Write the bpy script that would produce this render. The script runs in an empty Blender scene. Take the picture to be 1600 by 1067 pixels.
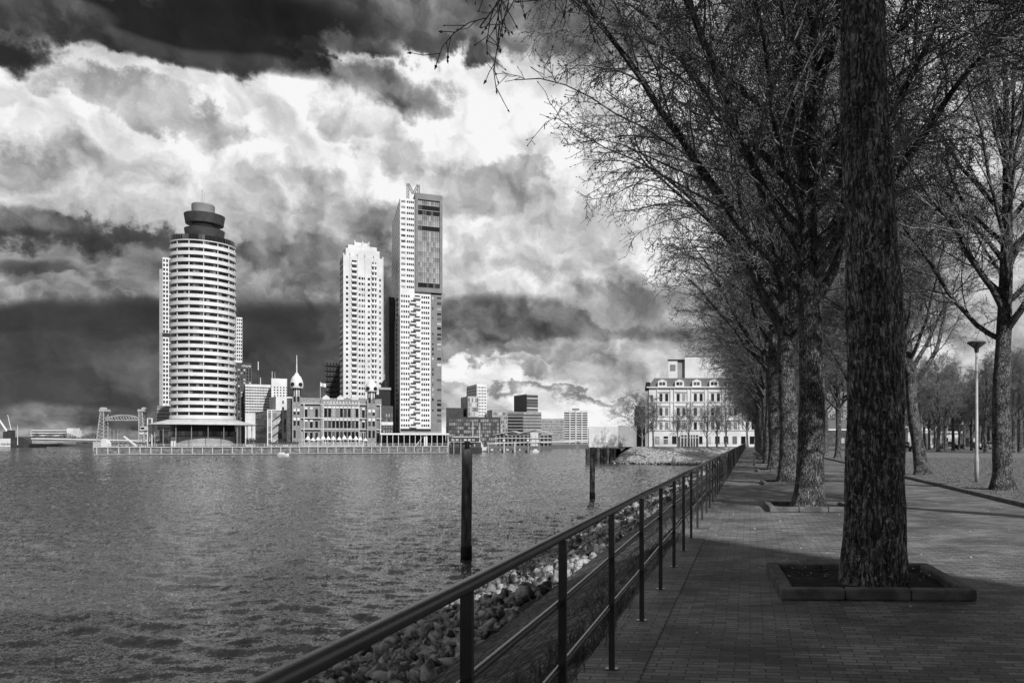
import bpy, math, random
import numpy as np
from mathutils import Vector, Matrix, noise as mnoise

S = bpy.context.scene
COL = S.collection
R = math.radians
# ------------------------------------------------------------------ camera
FPX, PX0, HOR, EYE = 1250.0, 1060.0, 688.0, 1.6
YAW = math.atan((1172 - PX0) / FPX)
FX, FY = -math.sin(YAW), math.cos(YAW)
RX, RY = math.cos(YAW), math.sin(YAW)
cam = bpy.data.objects.new("camera", bpy.data.cameras.new("camera"))
COL.objects.link(cam)
cam.location = (0, 0, EYE)
cam.rotation_euler = (R(90), 0, YAW)
cam.data.sensor_width = 36
cam.data.lens = FPX / 1600 * 36
cam.data.shift_x = (800 - PX0) / 1600
cam.data.shift_y = (HOR - 533.5) / 1600
cam.data.clip_start = 0.05
cam.data.clip_end = 20000
S.camera = cam
S.cycles.max_bounces = 6
S.cycles.diffuse_bounces = 2
S.cycles.glossy_bounces = 4
S.cycles.transparent_max_bounces = 4
# ------------------------------------------------------------------ view
S.view_settings.view_transform = 'Standard'
S.view_settings.look = 'None'
S.view_settings.exposure = 0.0
S.view_settings.gamma = 1
# ------------------------------------------------------------------ sun
SUN_EL = R(36)
sd = Vector((0.63 * RX - 0.78 * FX, 0.63 * RY - 0.78 * FY, 0)).normalized()
SUN = Vector((sd.x * math.cos(SUN_EL), sd.y * math.cos(SUN_EL), math.sin(SUN_EL)))
sl = bpy.data.lights.new("sun", 'SUN')
sl.energy = 5.0
sl.angle = R(0.5)
sl.color = (1, 1, 1)
so = bpy.data.objects.new("sun", sl)
COL.objects.link(so)
so.rotation_euler = SUN.to_track_quat('Z', 'Y').to_euler()
# ------------------------------------------------------------------ world
wd = bpy.data.worlds.new("World")
S.world = wd
wd.use_nodes = True
NT = wd.node_tree
NT.nodes.clear()


def N(nt, typ, **kw):
    n = nt.nodes.new(typ)
    for k, v in kw.items():
        setattr(n, k, v)
    return n


def setin(nt, sock, v):
    if hasattr(v, 'is_output') or isinstance(v, bpy.types.NodeSocket):
        nt.links.new(v, sock)
    else:
        sock.default_value = v


def MA(nt, op, a, b=None, c=None, clamp=False):
    n = N(nt, 'ShaderNodeMath', operation=op, use_clamp=clamp)
    for i, v in enumerate((a, b, c)):
        if v is not None:
            setin(nt, n.inputs[i], v)
    return n.outputs[0]


def VM(nt, op, a, b=None, s=None):
    n = N(nt, 'ShaderNodeVectorMath', operation=op)
    setin(nt, n.inputs[0], a)
    if b is not None:
        setin(nt, n.inputs[1], b)
    if s is not None:
        setin(nt, n.inputs['Scale'], s)
    return n.outputs['Value'] if op in ('DOT_PRODUCT', 'LENGTH') else n.outputs[0]


def NOI(nt, vec, scale, detail=8, rough=0.55, lac=2.1, dist=0.0, col=False):
    n = N(nt, 'ShaderNodeTexNoise')
    if nt == NT:
        n.noise_dimensions = '2D'
    nt.links.new(vec, n.inputs['Vector'])
    n.inputs['Scale'].default_value = scale
    n.inputs['Detail'].default_value = detail
    n.inputs['Roughness'].default_value = rough
    n.inputs['Lacunarity'].default_value = lac
    n.inputs['Distortion'].default_value = dist
    return n.outputs['Color'] if col else n.outputs[0]


def MR(nt, v, a, b, c, d, smooth=True):
    n = N(nt, 'ShaderNodeMapRange', interpolation_type='SMOOTHSTEP' if smooth else 'LINEAR')
    setin(nt, n.inputs[0], v)
    for i, x in enumerate((a, b, c, d)):
        n.inputs[i + 1].default_value = x
    return n.outputs[0]


def build_sky():
    nt = NT
    tc = N(nt, 'ShaderNodeTexCoord').outputs['Generated']
    rt = N(nt, 'ShaderNodeVectorRotate', rotation_type='Z_AXIS')
    nt.links.new(tc, rt.inputs['Vector'])
    rt.inputs['Angle'].default_value = -YAW
    sp = N(nt, 'ShaderNodeSeparateXYZ')
    nt.links.new(rt.outputs[0], sp.inputs[0])
    az = MA(nt, 'ARCTAN2', sp.outputs[0], sp.outputs[1])
    hy = MA(nt, 'SQRT', MA(nt, 'ADD', MA(nt, 'MULTIPLY', sp.outputs[0], sp.outputs[0]),
                           MA(nt, 'ADD', MA(nt, 'MULTIPLY', sp.outputs[1], sp.outputs[1]), 1e-5)))
    tt = MA(nt, 'DIVIDE', sp.outputs[2], hy)
    cb = N(nt, 'ShaderNodeCombineXYZ')
    nt.links.new(az, cb.inputs[0])
    nt.links.new(tt, cb.inputs[1])
    P = cb.outputs[0]
    # clouds are flatter towards the horizon
    ty = MA(nt, 'POWER', MA(nt, 'MAXIMUM', MA(nt, 'ADD', tt, 0.02), 0.0), 0.75)
    cb2 = N(nt, 'ShaderNodeCombineXYZ')
    nt.links.new(az, cb2.inputs[0])
    nt.links.new(MA(nt, 'MULTIPLY', ty, 0.95), cb2.inputs[1])
    Q = cb2.outputs[0]
    w1 = VM(nt, 'SUBTRACT', NOI(nt, Q, 5.0, 3, 0.5, col=True), (0.5, 0.5, 0.5))
    w2 = VM(nt, 'SUBTRACT', NOI(nt, Q, 17.0, 10, 0.6, col=True), (0.5, 0.5, 0.5))
    PW = VM(nt, 'ADD', P, VM(nt, 'ADD', VM(nt, 'MULTIPLY', w1, (0.16, 0.08, 0)), VM(nt, 'MULTIPLY', w2, (0.12, 0.08, 0))))
    PS = VM(nt, 'ADD', P, VM(nt, 'MULTIPLY', w1, (0.14, 0.06, 0)))
    # x, y, rx, ry, value, softness, warped edge?
    B = [
        (1250, 300, 420, 420, .74, .6, 1),
        (330, 200, 560, 130, .92, .35, 1), (700, 230, 240, 175, .97, .35, 1), (90, 140, 300, 50, .94, .3, 1),
        (860, 340, 220, 150, .88, .5, 1), (1000, 260, 160, 160, .88, .5, 1),
        (120, 285, 280, 55, .80, .6, 1), (225, 168, 115, 28, .66, .6, 1), (300, 200, 75, 28, .70, .7, 1),
        (30, 262, 90, 22, .66, .8, 1),
        (565, 140, 72, 30, .58, .8, 1), (530, 190, 60, 24, .76, .7, 1), (620, 245, 60, 34, .72, .8, 1),
        (735, 290, 80, 36, .72, .8, 1), (815, 262, 40, 18, .68, .7, 1),
        (450, 300, 90, 40, .80, .8, 1), (560, 340, 70, 40, .70, .8, 1),
        (430, 350, 120, 40, .64, .8, 1),
        (100, 370, 210, 26, .28, .7, 1), (250, 392, 120, 22, .32, .7, 1), (40, 345, 100, 18, .50, .8, 0),
        (170, 422, 150, 30, .56, .7, 1), (50, 425, 60, 14, .32, .8, 0), (120, 455, 110, 14, .50, .7, 1),
        (430, 430, 120, 45, .46, .8, 1), (570, 430, 70, 70, .50, .8, 1), (400, 450, 50, 24, .54, .7, 1),
        (120, 580, 330, 92, .27, .5, 1), (420, 590, 230, 82, .30, .5, 0),
        (60, 496, 150, 20, .22, .95, 0), (215, 490, 110, 18, .22, .95, 0), (450, 508, 110, 34, .21, .9, 0),
        (580, 530, 90, 50, .30, .8, 0),
        (770, 400, 130, 60, .84, .6, 1), (755, 385, 46, 30, .74, .7, 1), (745, 455, 70, 14, .78, .6, 1),
        (800, 495, 150, 20, .42, .8, 0), (930, 520, 150, 20, .42, .8, 0), (760, 535, 110, 22, .38, .8, 0),
        (960, 440, 160, 50, .78, .6, 1), (990, 480, 130, 22, .62, .7, 1), (930, 400, 80, 26, .86, .6, 1),
        (820, 562, 190, 18, .50, .7, 1), (980, 555, 150, 22, .66, .7, 1),
        (800, 605, 170, 22, .84, .5, 1), (730, 590, 46, 20, .90, .5, 1), (930, 590, 110, 16, .74, .6, 1),
        (840, 592, 50, 10, .60, .7, 1), (900, 622, 150, 7, .52, .8, 1), (940, 650, 210, 24, .88, .6, 1),
        (740, 650, 60, 26, .86, .6, 1),
        (80, 655, 260, 14, .40, .9, 0), (400, 660, 200, 20, .34, .9, 0),
        (720, 20, 420, 56, .42, .5, 1), (500, 26, 130, 36, .36, .8, 0), (770, 70, 90, 24, .54, .7, 1),
        (250, 56, 260, 50, .15, .4, 1), (400, 28, 160, 46, .14, .7, 0), (300, 92, 190, 14, .28, .9, 0),
        (10, 75, 120, 38, .18, .6, 1), (100, 40, 100, 22, .36, .9, 0), (60, 6, 120, 20, .38, .9, 0),
        (200, 78, 70, 14, .32, .9, 0),
        (482, 86, 32, 9, .20, .6, 1), (560, 78, 44, 16, .34, .8, 1), (735, 98, 32, 16, .42, .8, 1), (640, 58, 70, 16, .34, .8, 1),
    ]
    val = 0.62
    for (x, y, rx, ry, v, s, wp) in B:
        u = x - PX0
        vv = HOR - y
        a = math.atan(u / FPX)
        h = math.hypot(FPX, u)
        c = (a, vv / h, 0)
        sc = (1.0 / (rx / FPX * math.cos(a) ** 2), 1.0 / (ry / h), 0)
        dlt = VM(nt, 'MULTIPLY', VM(nt, 'SUBTRACT', PW if wp else PS, c), sc)
        d2 = VM(nt, 'DOT_PRODUCT', dlt, dlt)
        g = MR(nt, d2, max(0.02, 1 - s), 1 + s * 1.3, 1, 0)
        val = MA(nt, 'MULTIPLY_ADD', MA(nt, 'SUBTRACT', v, val), g, val)
    # relief: billows lit from the upper right
    qa = VM(nt, 'ADD', Q, VM(nt, 'MULTIPLY', w2, (0.05, 0.05, 0)))
    qb = VM(nt, 'ADD', qa, (0.012, 0.020, 0))

    def puff(q):
        v = N(nt, 'ShaderNodeTexVoronoi', feature='F1', voronoi_dimensions='2D')
        nt.links.new(q, v.inputs['Vector'])
        v.inputs['Scale'].default_value = 8.0
        v.inputs['Detail'].default_value = 3.0
        v.inputs['Roughness'].default_value = 0.55
        return MA(nt, 'ADD', MA(nt, 'MULTIPLY', v.outputs['Distance'], -0.45), NOI(nt, q, 8.0, 12, 0.60))
    rel = MA(nt, 'SUBTRACT', puff(qa), puff(qb))
    fb = MA(nt, 'SUBTRACT', NOI(nt, qa, 4.2, 10, 0.58), 0.5)
    fine = MA(nt, 'SUBTRACT', NOI(nt, qa, 26, 8, 0.6), 0.5)
    k = MA(nt, 'MULTIPLY', MR(nt, val, 0.20, 0.46, 0.14, 1.0), MR(nt, val, 0.86, 1.0, 1.0, 0.6))
    det = MA(nt, 'ADD', MA(nt, 'MULTIPLY', rel, 0.75), MA(nt, 'ADD', MA(nt, 'MULTIPLY', fb, 0.20), MA(nt, 'MULTIPLY', fine, 0.12)))
    val = MA(nt, 'MULTIPLY_ADD', det, k, val)
    val = MA(nt, 'MAXIMUM', MA(nt, 'MINIMUM', val, 0.985), 0.09)
    lin = MA(nt, 'POWER', val, 2.2)
    below = MR(nt, tt, -0.03, -0.002, 0.05, 1.0)
    lin = MA(nt, 'MULTIPLY', lin, below)
    sk = N(nt, 'ShaderNodeTexSky', sky_type='NISHITA')
    sk.sun_disc = False
    sk.sun_elevation = SUN_EL
    sk.sun_rotation = math.atan2(SUN.x, SUN.y)
    bw = N(nt, 'ShaderNodeRGBToBW')
    nt.links.new(sk.outputs[0], bw.inputs[0])
    b1 = N(nt, 'ShaderNodeBackground')
    nt.links.new(bw.outputs[0], b1.inputs[0])
    b1.inputs[1].default_value = 0.05
    b2 = N(nt, 'ShaderNodeBackground')
    nt.links.new(lin, b2.inputs[0])
    b2.inputs[1].default_value = 1.0
    mx = N(nt, 'ShaderNodeMixShader')
    mx.inputs[0].default_value = 0.96
    nt.links.new(b1.outputs[0], mx.inputs[1])
    nt.links.new(b2.outputs[0], mx.inputs[2])
    out = N(nt, 'ShaderNodeOutputWorld')
    nt.links.new(mx.outputs[0], out.inputs[0])


build_sky()
wd.cycles.sampling_method = 'MANUAL'
wd.cycles.sample_map_resolution = 512

# ------------------------------------------------------------------ placing helpers
WATER = -4.0
QZ = -0.75   # level of the far quay


def W(px, d, z=0.0):
    u = (px - PX0) / FPX * d
    return Vector((FX * d + RX * u, FY * d + RY * u, z))


def G(px, py, z=0.0):
    return W(px, FPX * (EYE - z) / (py - HOR), z)


def ZZ(py, d):
    return EYE + (HOR - py) * d / FPX


# ------------------------------------------------------------------ materials
def mat(name, v, v2=None, scale=1.0, rough=0.8, spec=0.3, bump=0.0, bscale=None, stretch=(1, 1, 1), metal=0.0,
        detail=6, bdist=0.02, lo=0.35, hi=0.65):
    m = bpy.data.materials.new(name)
    m.use_nodes = True
    nt = m.node_tree
    b = nt.nodes['Principled BSDF']
    b.inputs['Roughness'].default_value = rough
    b.inputs['Specular IOR Level'].default_value = spec
    b.inputs['Metallic'].default_value = metal
    tc = N(nt, 'ShaderNodeTexCoord').outputs['Object']
    sv = VM(nt, 'MULTIPLY', tc, stretch)
    if v2 is None:
        v2 = v * 0.8
    n = NOI(nt, sv, scale, detail, 0.6)
    c = MR(nt, n, lo, hi, v, v2)
    nt.links.new(c, b.inputs['Base Color'])
    if bump:
        bp = N(nt, 'ShaderNodeBump')
        bp.inputs['Strength'].default_value = bump
        bp.inputs['Distance'].default_value = bdist
        nt.links.new(NOI(nt, sv, bscale or scale * 3, detail, 0.6), bp.inputs['Height'])
        nt.links.new(bp.outputs[0], b.inputs['Normal'])
    return m


def mat_glass(name, lo, hi, rough=0.12, spec=0.6, cut=0.55):
    """window panes: most dark, some with pale blinds; each pane its own value"""
    m = bpy.data.materials.new(name)
    m.use_nodes = True
    nt = m.node_tree
    b = nt.nodes['Principled BSDF']
    b.inputs['Roughness'].default_value = rough
    b.inputs['Specular IOR Level'].default_value = spec
    g = N(nt, 'ShaderNodeNewGeometry').outputs['Random Per Island']
    o = N(nt, 'ShaderNodeObjectInfo').outputs['Random']
    f = MA(nt, 'FRACT', MA(nt, 'ADD', g, MA(nt, 'MULTIPLY', o, 7.31)))
    c = MR(nt, f, cut, 1.0, lo, hi, smooth=False)
    nt.links.new(c, b.inputs['Base Color'])
    return m


def mat_bark(name, a, c2, sc=1.0, bump=1.0):
    m = bpy.data.materials.new(name)
    m.use_nodes = True
    nt = m.node_tree
    b = nt.nodes['Principled BSDF']
    b.inputs['Roughness'].default_value = 0.85
    b.inputs['Specular IOR Level'].default_value = 0.25
    tc = N(nt, 'ShaderNodeTexCoord').outputs['Object']
    wv = VM(nt, 'ADD', tc, VM(nt, 'SCALE', NOI(nt, tc, 6, 3, .5, col=True), s=0.07))
    sv = VM(nt, 'MULTIPLY', wv, (1, 1, 0.22))
    def furrow(scale):
        n_ = NOI(nt, sv, scale, 2.5, .5)
        return MR(nt, MA(nt, 'ABSOLUTE', MA(nt, 'SUBTRACT', n_, .5)), 0.0, 0.10, 0.0, 1.0)
    crack = MA(nt, 'MULTIPLY', furrow(17 * sc), MA(nt, 'ADD', MA(nt, 'MULTIPLY', furrow(38 * sc), .6), .4))
    fine = NOI(nt, sv, 45 * sc, 8, 0.65)
    patch = NOI(nt, tc, 3.2, 5, 0.6)
    spots = MR(nt, NOI(nt, tc, 20, 4, 0.6), 0.58, 0.66, 0.0, 1.0)
    base = MR(nt, patch, 0.40, 0.62, a, c2)
    base = MA(nt, 'MULTIPLY', base, MR(nt, crack, 0, 1, 0.15, 1.0))
    base = MA(nt, 'MULTIPLY', base, MR(nt, fine, 0.3, 0.7, 0.35, 1.6))
    base = MA(nt, 'MULTIPLY_ADD', spots, a * 0.9, base)
    nt.links.new(base, b.inputs['Base Color'])
    hgt = MA(nt, 'ADD', MA(nt, 'MULTIPLY', crack, 0.7), MA(nt, 'MULTIPLY', fine, 0.6))
    bp = N(nt, 'ShaderNodeBump')
    bp.inputs['Strength'].default_value = bump
    bp.inputs['Distance'].default_value = 0.045
    nt.links.new(hgt, bp.inputs['Height'])
    nt.links.new(bp.outputs[0], b.inputs['Normal'])
    return m


MT = {}
MT['white'] = mat('white_render', .62, .50, .15, .75)
MT['whiteb'] = mat('white_cladding', .66, .56, .3, .6)
MT['pale'] = mat('pale_stone', .62, .48, .4, .8)
MT['grey'] = mat('grey_cladding', .20, .16, .3, .7)
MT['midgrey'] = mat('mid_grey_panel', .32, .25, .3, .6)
MT['dark'] = mat('dark_cladding', .055, .035, .3, .5)
MT['black'] = mat('black_metal', .02, .012, 2, .45)
MT['brick'] = mat('brick_wall', .30, .15, 2.2, .85, bump=.4, bdist=.2, lo=.35, hi=.65)
MT['brickd'] = mat('dark_brick_wall', .10, .05, 1.2, .85)
MT['glass'] = mat_glass('window_glass', .012, .34)
MT['glassb'] = mat_glass('band_window_glass', .010, .22, cut=.72)
MT['glassbox'] = mat_glass('tower_box_glass', .16, .36, rough=.1, cut=.0)
MT['glassd'] = mat_glass('dark_window_glass', .01, .10, cut=.7)
MT['glassp'] = mat_glass('pale_window_glass', .05, .6, cut=.2)
MT['glassg'] = mat_glass('curtain_glass', .05, .30, cut=.1)
MT['glassm'] = mat_glass('reflecting_glass', .10, .55, rough=.1, cut=.15)
MT['roof'] = mat('slate_roof', .17, .12, 2, .7, stretch=(1, 1, 4))
MT['roofp'] = mat('pale_roof', .5, .4, .5, .6)
MT['steelw'] = mat('pale_painted_steel', .62, .5, .5, .5)
MT['steelg'] = mat('grey_galvanised_steel', .42, .34, 1, .45)
MT['rail'] = mat('dark_rail_paint', .035, .022, 6, .24, spec=.8, bump=.15, bscale=60, bdist=.003)
MT['railtop'] = mat('worn_handrail', .06, .04, 5, .26, spec=.8, bump=.2, bscale=40, bdist=.003)
MT['wetpile'] = mat('weathered_pile_wood', .09, .018, 2.2, .7, stretch=(2, 2, .35), bump=.8, bscale=9, bdist=.05)
MT['pilealgae'] = mat('algae_tide_band', .008, .004, 5, .5)
MT['conc'] = mat('quay_concrete', .20, .08, 1.6, .9, bump=.5, bdist=.15)
MT['concp'] = mat('pale_concrete', .45, .3, 1.2, .85)
MT['kerb'] = mat('kerb_concrete', .15, .07, 4, .85, bump=.5, bscale=30, bdist=.01)
MT['soil'] = mat('dark_soil', .035, .015, 8, .95, bump=1, bscale=20, bdist=.05)
MT['bark'] = mat_bark('furrowed_bark', .36, .15, 1.0, 1.0)
MT['bark2'] = mat_bark('plane_tree_bark', .28, .09, 1.3, 1.0)
MT['twig'] = mat('twig_bark', .21, .11, 3, .8)
MT['twigfar'] = mat('pale_twig_bark', .22, .12, 1, .8)
MT['hedge'] = mat('hedge_leaves', .06, .03, 3, .8)
MT['leafl'] = mat('pale_litter', .5, .3, 5, .7)
MT['stone'] = mat('riprap_stone', .40, .05, 2.6, .8, bump=.9, bscale=9, bdist=.05, lo=.40, hi=.60)
MT['lamp'] = mat('lamp_post_paint', .40, .30, 3, .45)
MT['lampd'] = mat('lamp_head_grey', .10, .07, 3, .4)
MT['car'] = mat('car_paint_dark', .05, .04, 1, .25, spec=.6)
MT['carw'] = mat('car_paint_pale', .6, .55, 1, .25, spec=.6)
MT['tyre'] = mat('tyre_rubber', .02, .015, 3, .8)
MT['hull'] = mat('dark_hull', .05, .03, 1, .5)


# ------------------------------------------------------------------ object helpers
def props(o, label=None, cat=None, group=None, kind=None):
    if label:
        o['label'] = label
    if cat:
        o['category'] = cat
    if group:
        o['group'] = group
    if kind:
        o['kind'] = kind
    return o


def thing(name, label, cat, loc=(0, 0, 0), rz=0.0, group=None):
    o = bpy.data.objects.new(name, None)
    o.empty_display_size = 0.3
    COL.objects.link(o)
    o.location = loc
    o.rotation_euler = (0, 0, rz)
    return props(o, label, cat, group)


def link(name, me, parent=None, loc=None):
    o = bpy.data.objects.new(name, me)
    COL.objects.link(o)
    if parent:
        o.parent = parent
    if loc is not None:
        o.location = loc
    return o


class MB:
    def __init__(s):
        s.v = []
        s.f = []
        s.mi = []
        s.cur = 0

    def add(s, vs, fs):
        n = len(s.v)
        s.v.extend([tuple(v) for v in vs])
        s.f.extend([tuple(i + n for i in f) for f in fs])
        s.mi.extend([s.cur] * len(fs))
        return s

    def box(s, x0, x1, y0, y1, z0, z1):
        return s.add([(x0, y0, z0), (x1, y0, z0), (x1, y1, z0), (x0, y1, z0), (x0, y0, z1), (x1, y0, z1), (x1, y1, z1), (x0, y1, z1)],
                     [(0, 3, 2, 1), (4, 5, 6, 7), (0, 1, 5, 4), (1, 2, 6, 5), (2, 3, 7, 6), (3, 0, 4, 7)])

    def bar(s, p, q, r0, r1=None, n=6, caps=True):
        r1 = r0 if r1 is None else r1
        p = Vector(p)
        q = Vector(q)
        d = (q - p).normalized()
        a = d.orthogonal().normalized()
        b = d.cross(a)
        vs = []
        for c, r in ((p, r0), (q, r1)):
            for i in range(n):
                t = 2 * math.pi * i / n
                vs.append(c + a * (r * math.cos(t)) + b * (r * math.sin(t)))
        fs = [(i, (i + 1) % n, n + (i + 1) % n, n + i) for i in range(n)]
        if caps:
            fs += [tuple(range(n - 1, -1, -1)), tuple(range(n, 2 * n))]
        return s.add(vs, fs)

    def lathe(s, prof, n=24, cx=0, cy=0, caps=True):
        vs = []
        for r, z in prof:
            for i in range(n):
                t = 2 * math.pi * i / n
                vs.append((cx + r * math.cos(t), cy + r * math.sin(t), z))
        fs = []
        for j in range(len(prof) - 1):
            for i in range(n):
                k = (i + 1) % n
                fs.append((j * n + i, j * n + k, (j + 1) * n + k, (j + 1) * n + i))
        if caps:
            fs.append(tuple(range(n - 1, -1, -1)))
            fs.append(tuple(range((len(prof) - 1) * n, len(prof) * n)))
        return s.add(vs, fs)

    def prism(s, poly, z0, z1):
        n = len(poly)
        vs = [(x, y, z0) for x, y in poly] + [(x, y, z1) for x, y in poly]
        fs = [(i, (i + 1) % n, n + (i + 1) % n, n + i) for i in range(n)]
        fs += [tuple(range(n - 1, -1, -1)), tuple(range(n, 2 * n))]
        return s.add(vs, fs)

    def prismy(s, poly, y0, y1):
        """poly in x,z extruded along y"""
        n = len(poly)
        vs = [(x, y0, z) for x, z in poly] + [(x, y1, z) for x, z in poly]
        fs = [(n + i, n + (i + 1) % n, (i + 1) % n, i) for i in range(n)]
        fs += [tuple(range(n)), tuple(range(2 * n - 1, n - 1, -1))]
        return s.add(vs, fs)

    def tube(s, pts, rs, n=8):
        vs = []
        a = None
        for i, p in enumerate(pts):
            d = (pts[min(i + 1, len(pts) - 1)] - pts[max(i - 1, 0)]).normalized()
            if a is None:
                a = d.orthogonal().normalized()
            a = (a - d * a.dot(d)).normalized()
            b = d.cross(a)
            for k in range(n):
                t = 2 * math.pi * k / n
                vs.append(p + a * (rs[i] * math.cos(t)) + b * (rs[i] * math.sin(t)))
        fs = []
        for i in range(len(pts) - 1):
            for k in range(n):
                j = (k + 1) % n
                fs.append((i * n + k, i * n + j, (i + 1) * n + j, (i + 1) * n + k))
        fs.append(tuple((len(pts) - 1) * n + k for k in range(n)))
        return s.add(vs, fs)

    def mesh(s, name, mats, smooth=False):
        me = bpy.data.meshes.new(name)
        me.from_pydata(s.v, [], s.f)
        for m in (mats if isinstance(mats, (list, tuple)) else [mats]):
            me.materials.append(m)
        if isinstance(mats, (list, tuple)):
            me.polygons.foreach_set('material_index', s.mi)
        if smooth:
            me.polygons.foreach_set('use_smooth', [True] * len(me.polygons))
        me.update()
        return me

    def build(s, name, mats, parent=None, smooth=False, loc=None):
        return link(name, s.mesh(name, mats, smooth), parent, loc)


def fast_mesh(name, verts, quads, tris, m, smooth=False):
    me = bpy.data.meshes.new(name)
    nq, ntr = len(quads), len(tris)
    me.vertices.add(len(verts))
    me.vertices.foreach_set('co', np.asarray(verts, dtype=np.float32).ravel())
    me.loops.add(nq * 4 + ntr * 3)
    idx = np.concatenate([np.asarray(quads, dtype=np.int32).ravel(), np.asarray(tris, dtype=np.int32).ravel()])
    me.loops.foreach_set('vertex_index', idx.astype(np.int32))
    me.polygons.add(nq + ntr)
    st = np.concatenate([np.arange(nq) * 4, nq * 4 + np.arange(ntr) * 3]).astype(np.int32)
    me.polygons.foreach_set('loop_start', st)
    me.materials.append(m)
    if smooth:
        me.polygons.foreach_set('use_smooth', np.ones(nq + ntr, dtype=bool))
    me.update(calc_edges=True)
    me.validate()
    return me


# ================================================================== SETTING
def sheet(name, poly, z, m):
    mb = MB()
    mb.add([(x, y, z) for x, y in poly], [tuple(range(len(poly)))])
    return props(mb.build(name, m), kind='structure')


def mat_water():
    m = bpy.data.materials.new('river_water')
    m.use_nodes = True
    nt = m.node_tree
    b = nt.nodes['Principled BSDF']
    b.inputs['Base Color'].default_value = (.05, .05, .05, 1)
    b.inputs['Roughness'].default_value = 0.05
    b.inputs['IOR'].default_value = 1.33
    b.inputs['Specular IOR Level'].default_value = 0.5
    tc = N(nt, 'ShaderNodeTexCoord').outputs['Object']
    q = N(nt, 'ShaderNodeVectorRotate', rotation_type='Z_AXIS')
    nt.links.new(tc, q.inputs['Vector'])
    q.inputs['Angle'].default_value = R(-12)
    s = VM(nt, 'MULTIPLY', q.outputs[0], (0.55, 1.0, 1))
    def pert(sc, det, k, st=(0.5, 1.0, 1)):
        v = VM(nt, 'MULTIPLY', q.outputs[0], st)
        n = NOI(nt, v, sc, det, .62, col=True, dist=.4)
        return VM(nt, 'MULTIPLY', VM(nt, 'SUBTRACT', n, (.5, .5, .5)), (k * .7, k, 0))
    big_ = MR(nt, NOI(nt, q.outputs[0], 0.035, 3, .55), .35, .65, .7, 1.25)
    sm = VM(nt, 'ADD', VM(nt, 'ADD', pert(1.5, 2, .2, (.5, 1, 1)), pert(4.5, 3, .8, (.6, 1, 1))), pert(12.0, 2, .9, (.8, 1, 1)))
    sm = VM(nt, 'SCALE', sm, s=big_)
    nn = VM(nt, 'NORMALIZE', VM(nt, 'ADD', sm, N(nt, 'ShaderNodeNewGeometry').outputs['Normal']))
    nt.links.new(nn, b.inputs['Normal'])
    return m


def mat_bricks():
    m = bpy.data.materials.new('clinker_brick_paving')
    m.use_nodes = True
    nt = m.node_tree
    b = nt.nodes['Principled BSDF']
    b.inputs['Roughness'].default_value = 0.62
    b.inputs['Specular IOR Level'].default_value = 0.4
    tc = N(nt, 'ShaderNodeTexCoord').outputs['Object']
    wob = VM(nt, 'SCALE', VM(nt, 'SUBTRACT', NOI(nt, tc, 1.2, 3, .5, col=True), (.5, .5, .5)), s=0.03)
    v = VM(nt, 'ADD', tc, wob)
    br = N(nt, 'ShaderNodeTexBrick')
    nt.links.new(v, br.inputs['Vector'])
    br.inputs['Scale'].default_value = 1.0
    br.inputs['Mortar Size'].default_value = 0.006
    br.inputs['Mortar Smooth'].default_value = 0.3
    br.inputs['Brick Width'].default_value = 0.22
    br.inputs['Row Height'].default_value = 0.075
    br.inputs['Color1'].default_value = (.20, .20, .20, 1)
    br.inputs['Color2'].default_value = (.095, .095, .095, 1)
    br.inputs['Mortar'].default_value = (.04, .04, .04, 1)
    bw = N(nt, 'ShaderNodeRGBToBW')
    nt.links.new(br.outputs['Color'], bw.inputs[0])
    pat = NOI(nt, tc, 0.9, 6, .62)
    fin = NOI(nt, tc, 38, 4, .6)
    c = MA(nt, 'MULTIPLY', bw.outputs[0], MR(nt, pat, .3, .7, .55, 1.45))
    c = MA(nt, 'MULTIPLY', c, MR(nt, fin, .3, .7, .75, 1.2))
    nt.links.new(c, b.inputs['Base Color'])
    hh = MA(nt, 'ADD', MA(nt, 'MULTIPLY', br.outputs['Fac'], -1.0), MA(nt, 'ADD', MA(nt, 'MULTIPLY', bw.outputs[0], 2.5), MA(nt, 'MULTIPLY', fin, .5)))
    bp = N(nt, 'ShaderNodeBump')
    bp.inputs['Strength'].default_value = .8
    bp.inputs['Distance'].default_value = .008
    nt.links.new(hh, bp.inputs['Height'])
    nt.links.new(bp.outputs[0], b.inputs['Normal'])
    return m


M_WATER = mat_water()
M_BRICK = mat_bricks()
M_GRASS = mat('lawn_grass', .22, .09, 2.5, .9, bump=1.0, bscale=30, bdist=.06, detail=10)
M_GRASSL = mat('dry_bank_grass', .50, .12, 1.8, .9, bump=1.0, bscale=6, bdist=.2, detail=10)
M_SLOPE = mat('stone_set_slope', .15, .05, 2.2, .75, lo=.4, hi=.62)


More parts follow.
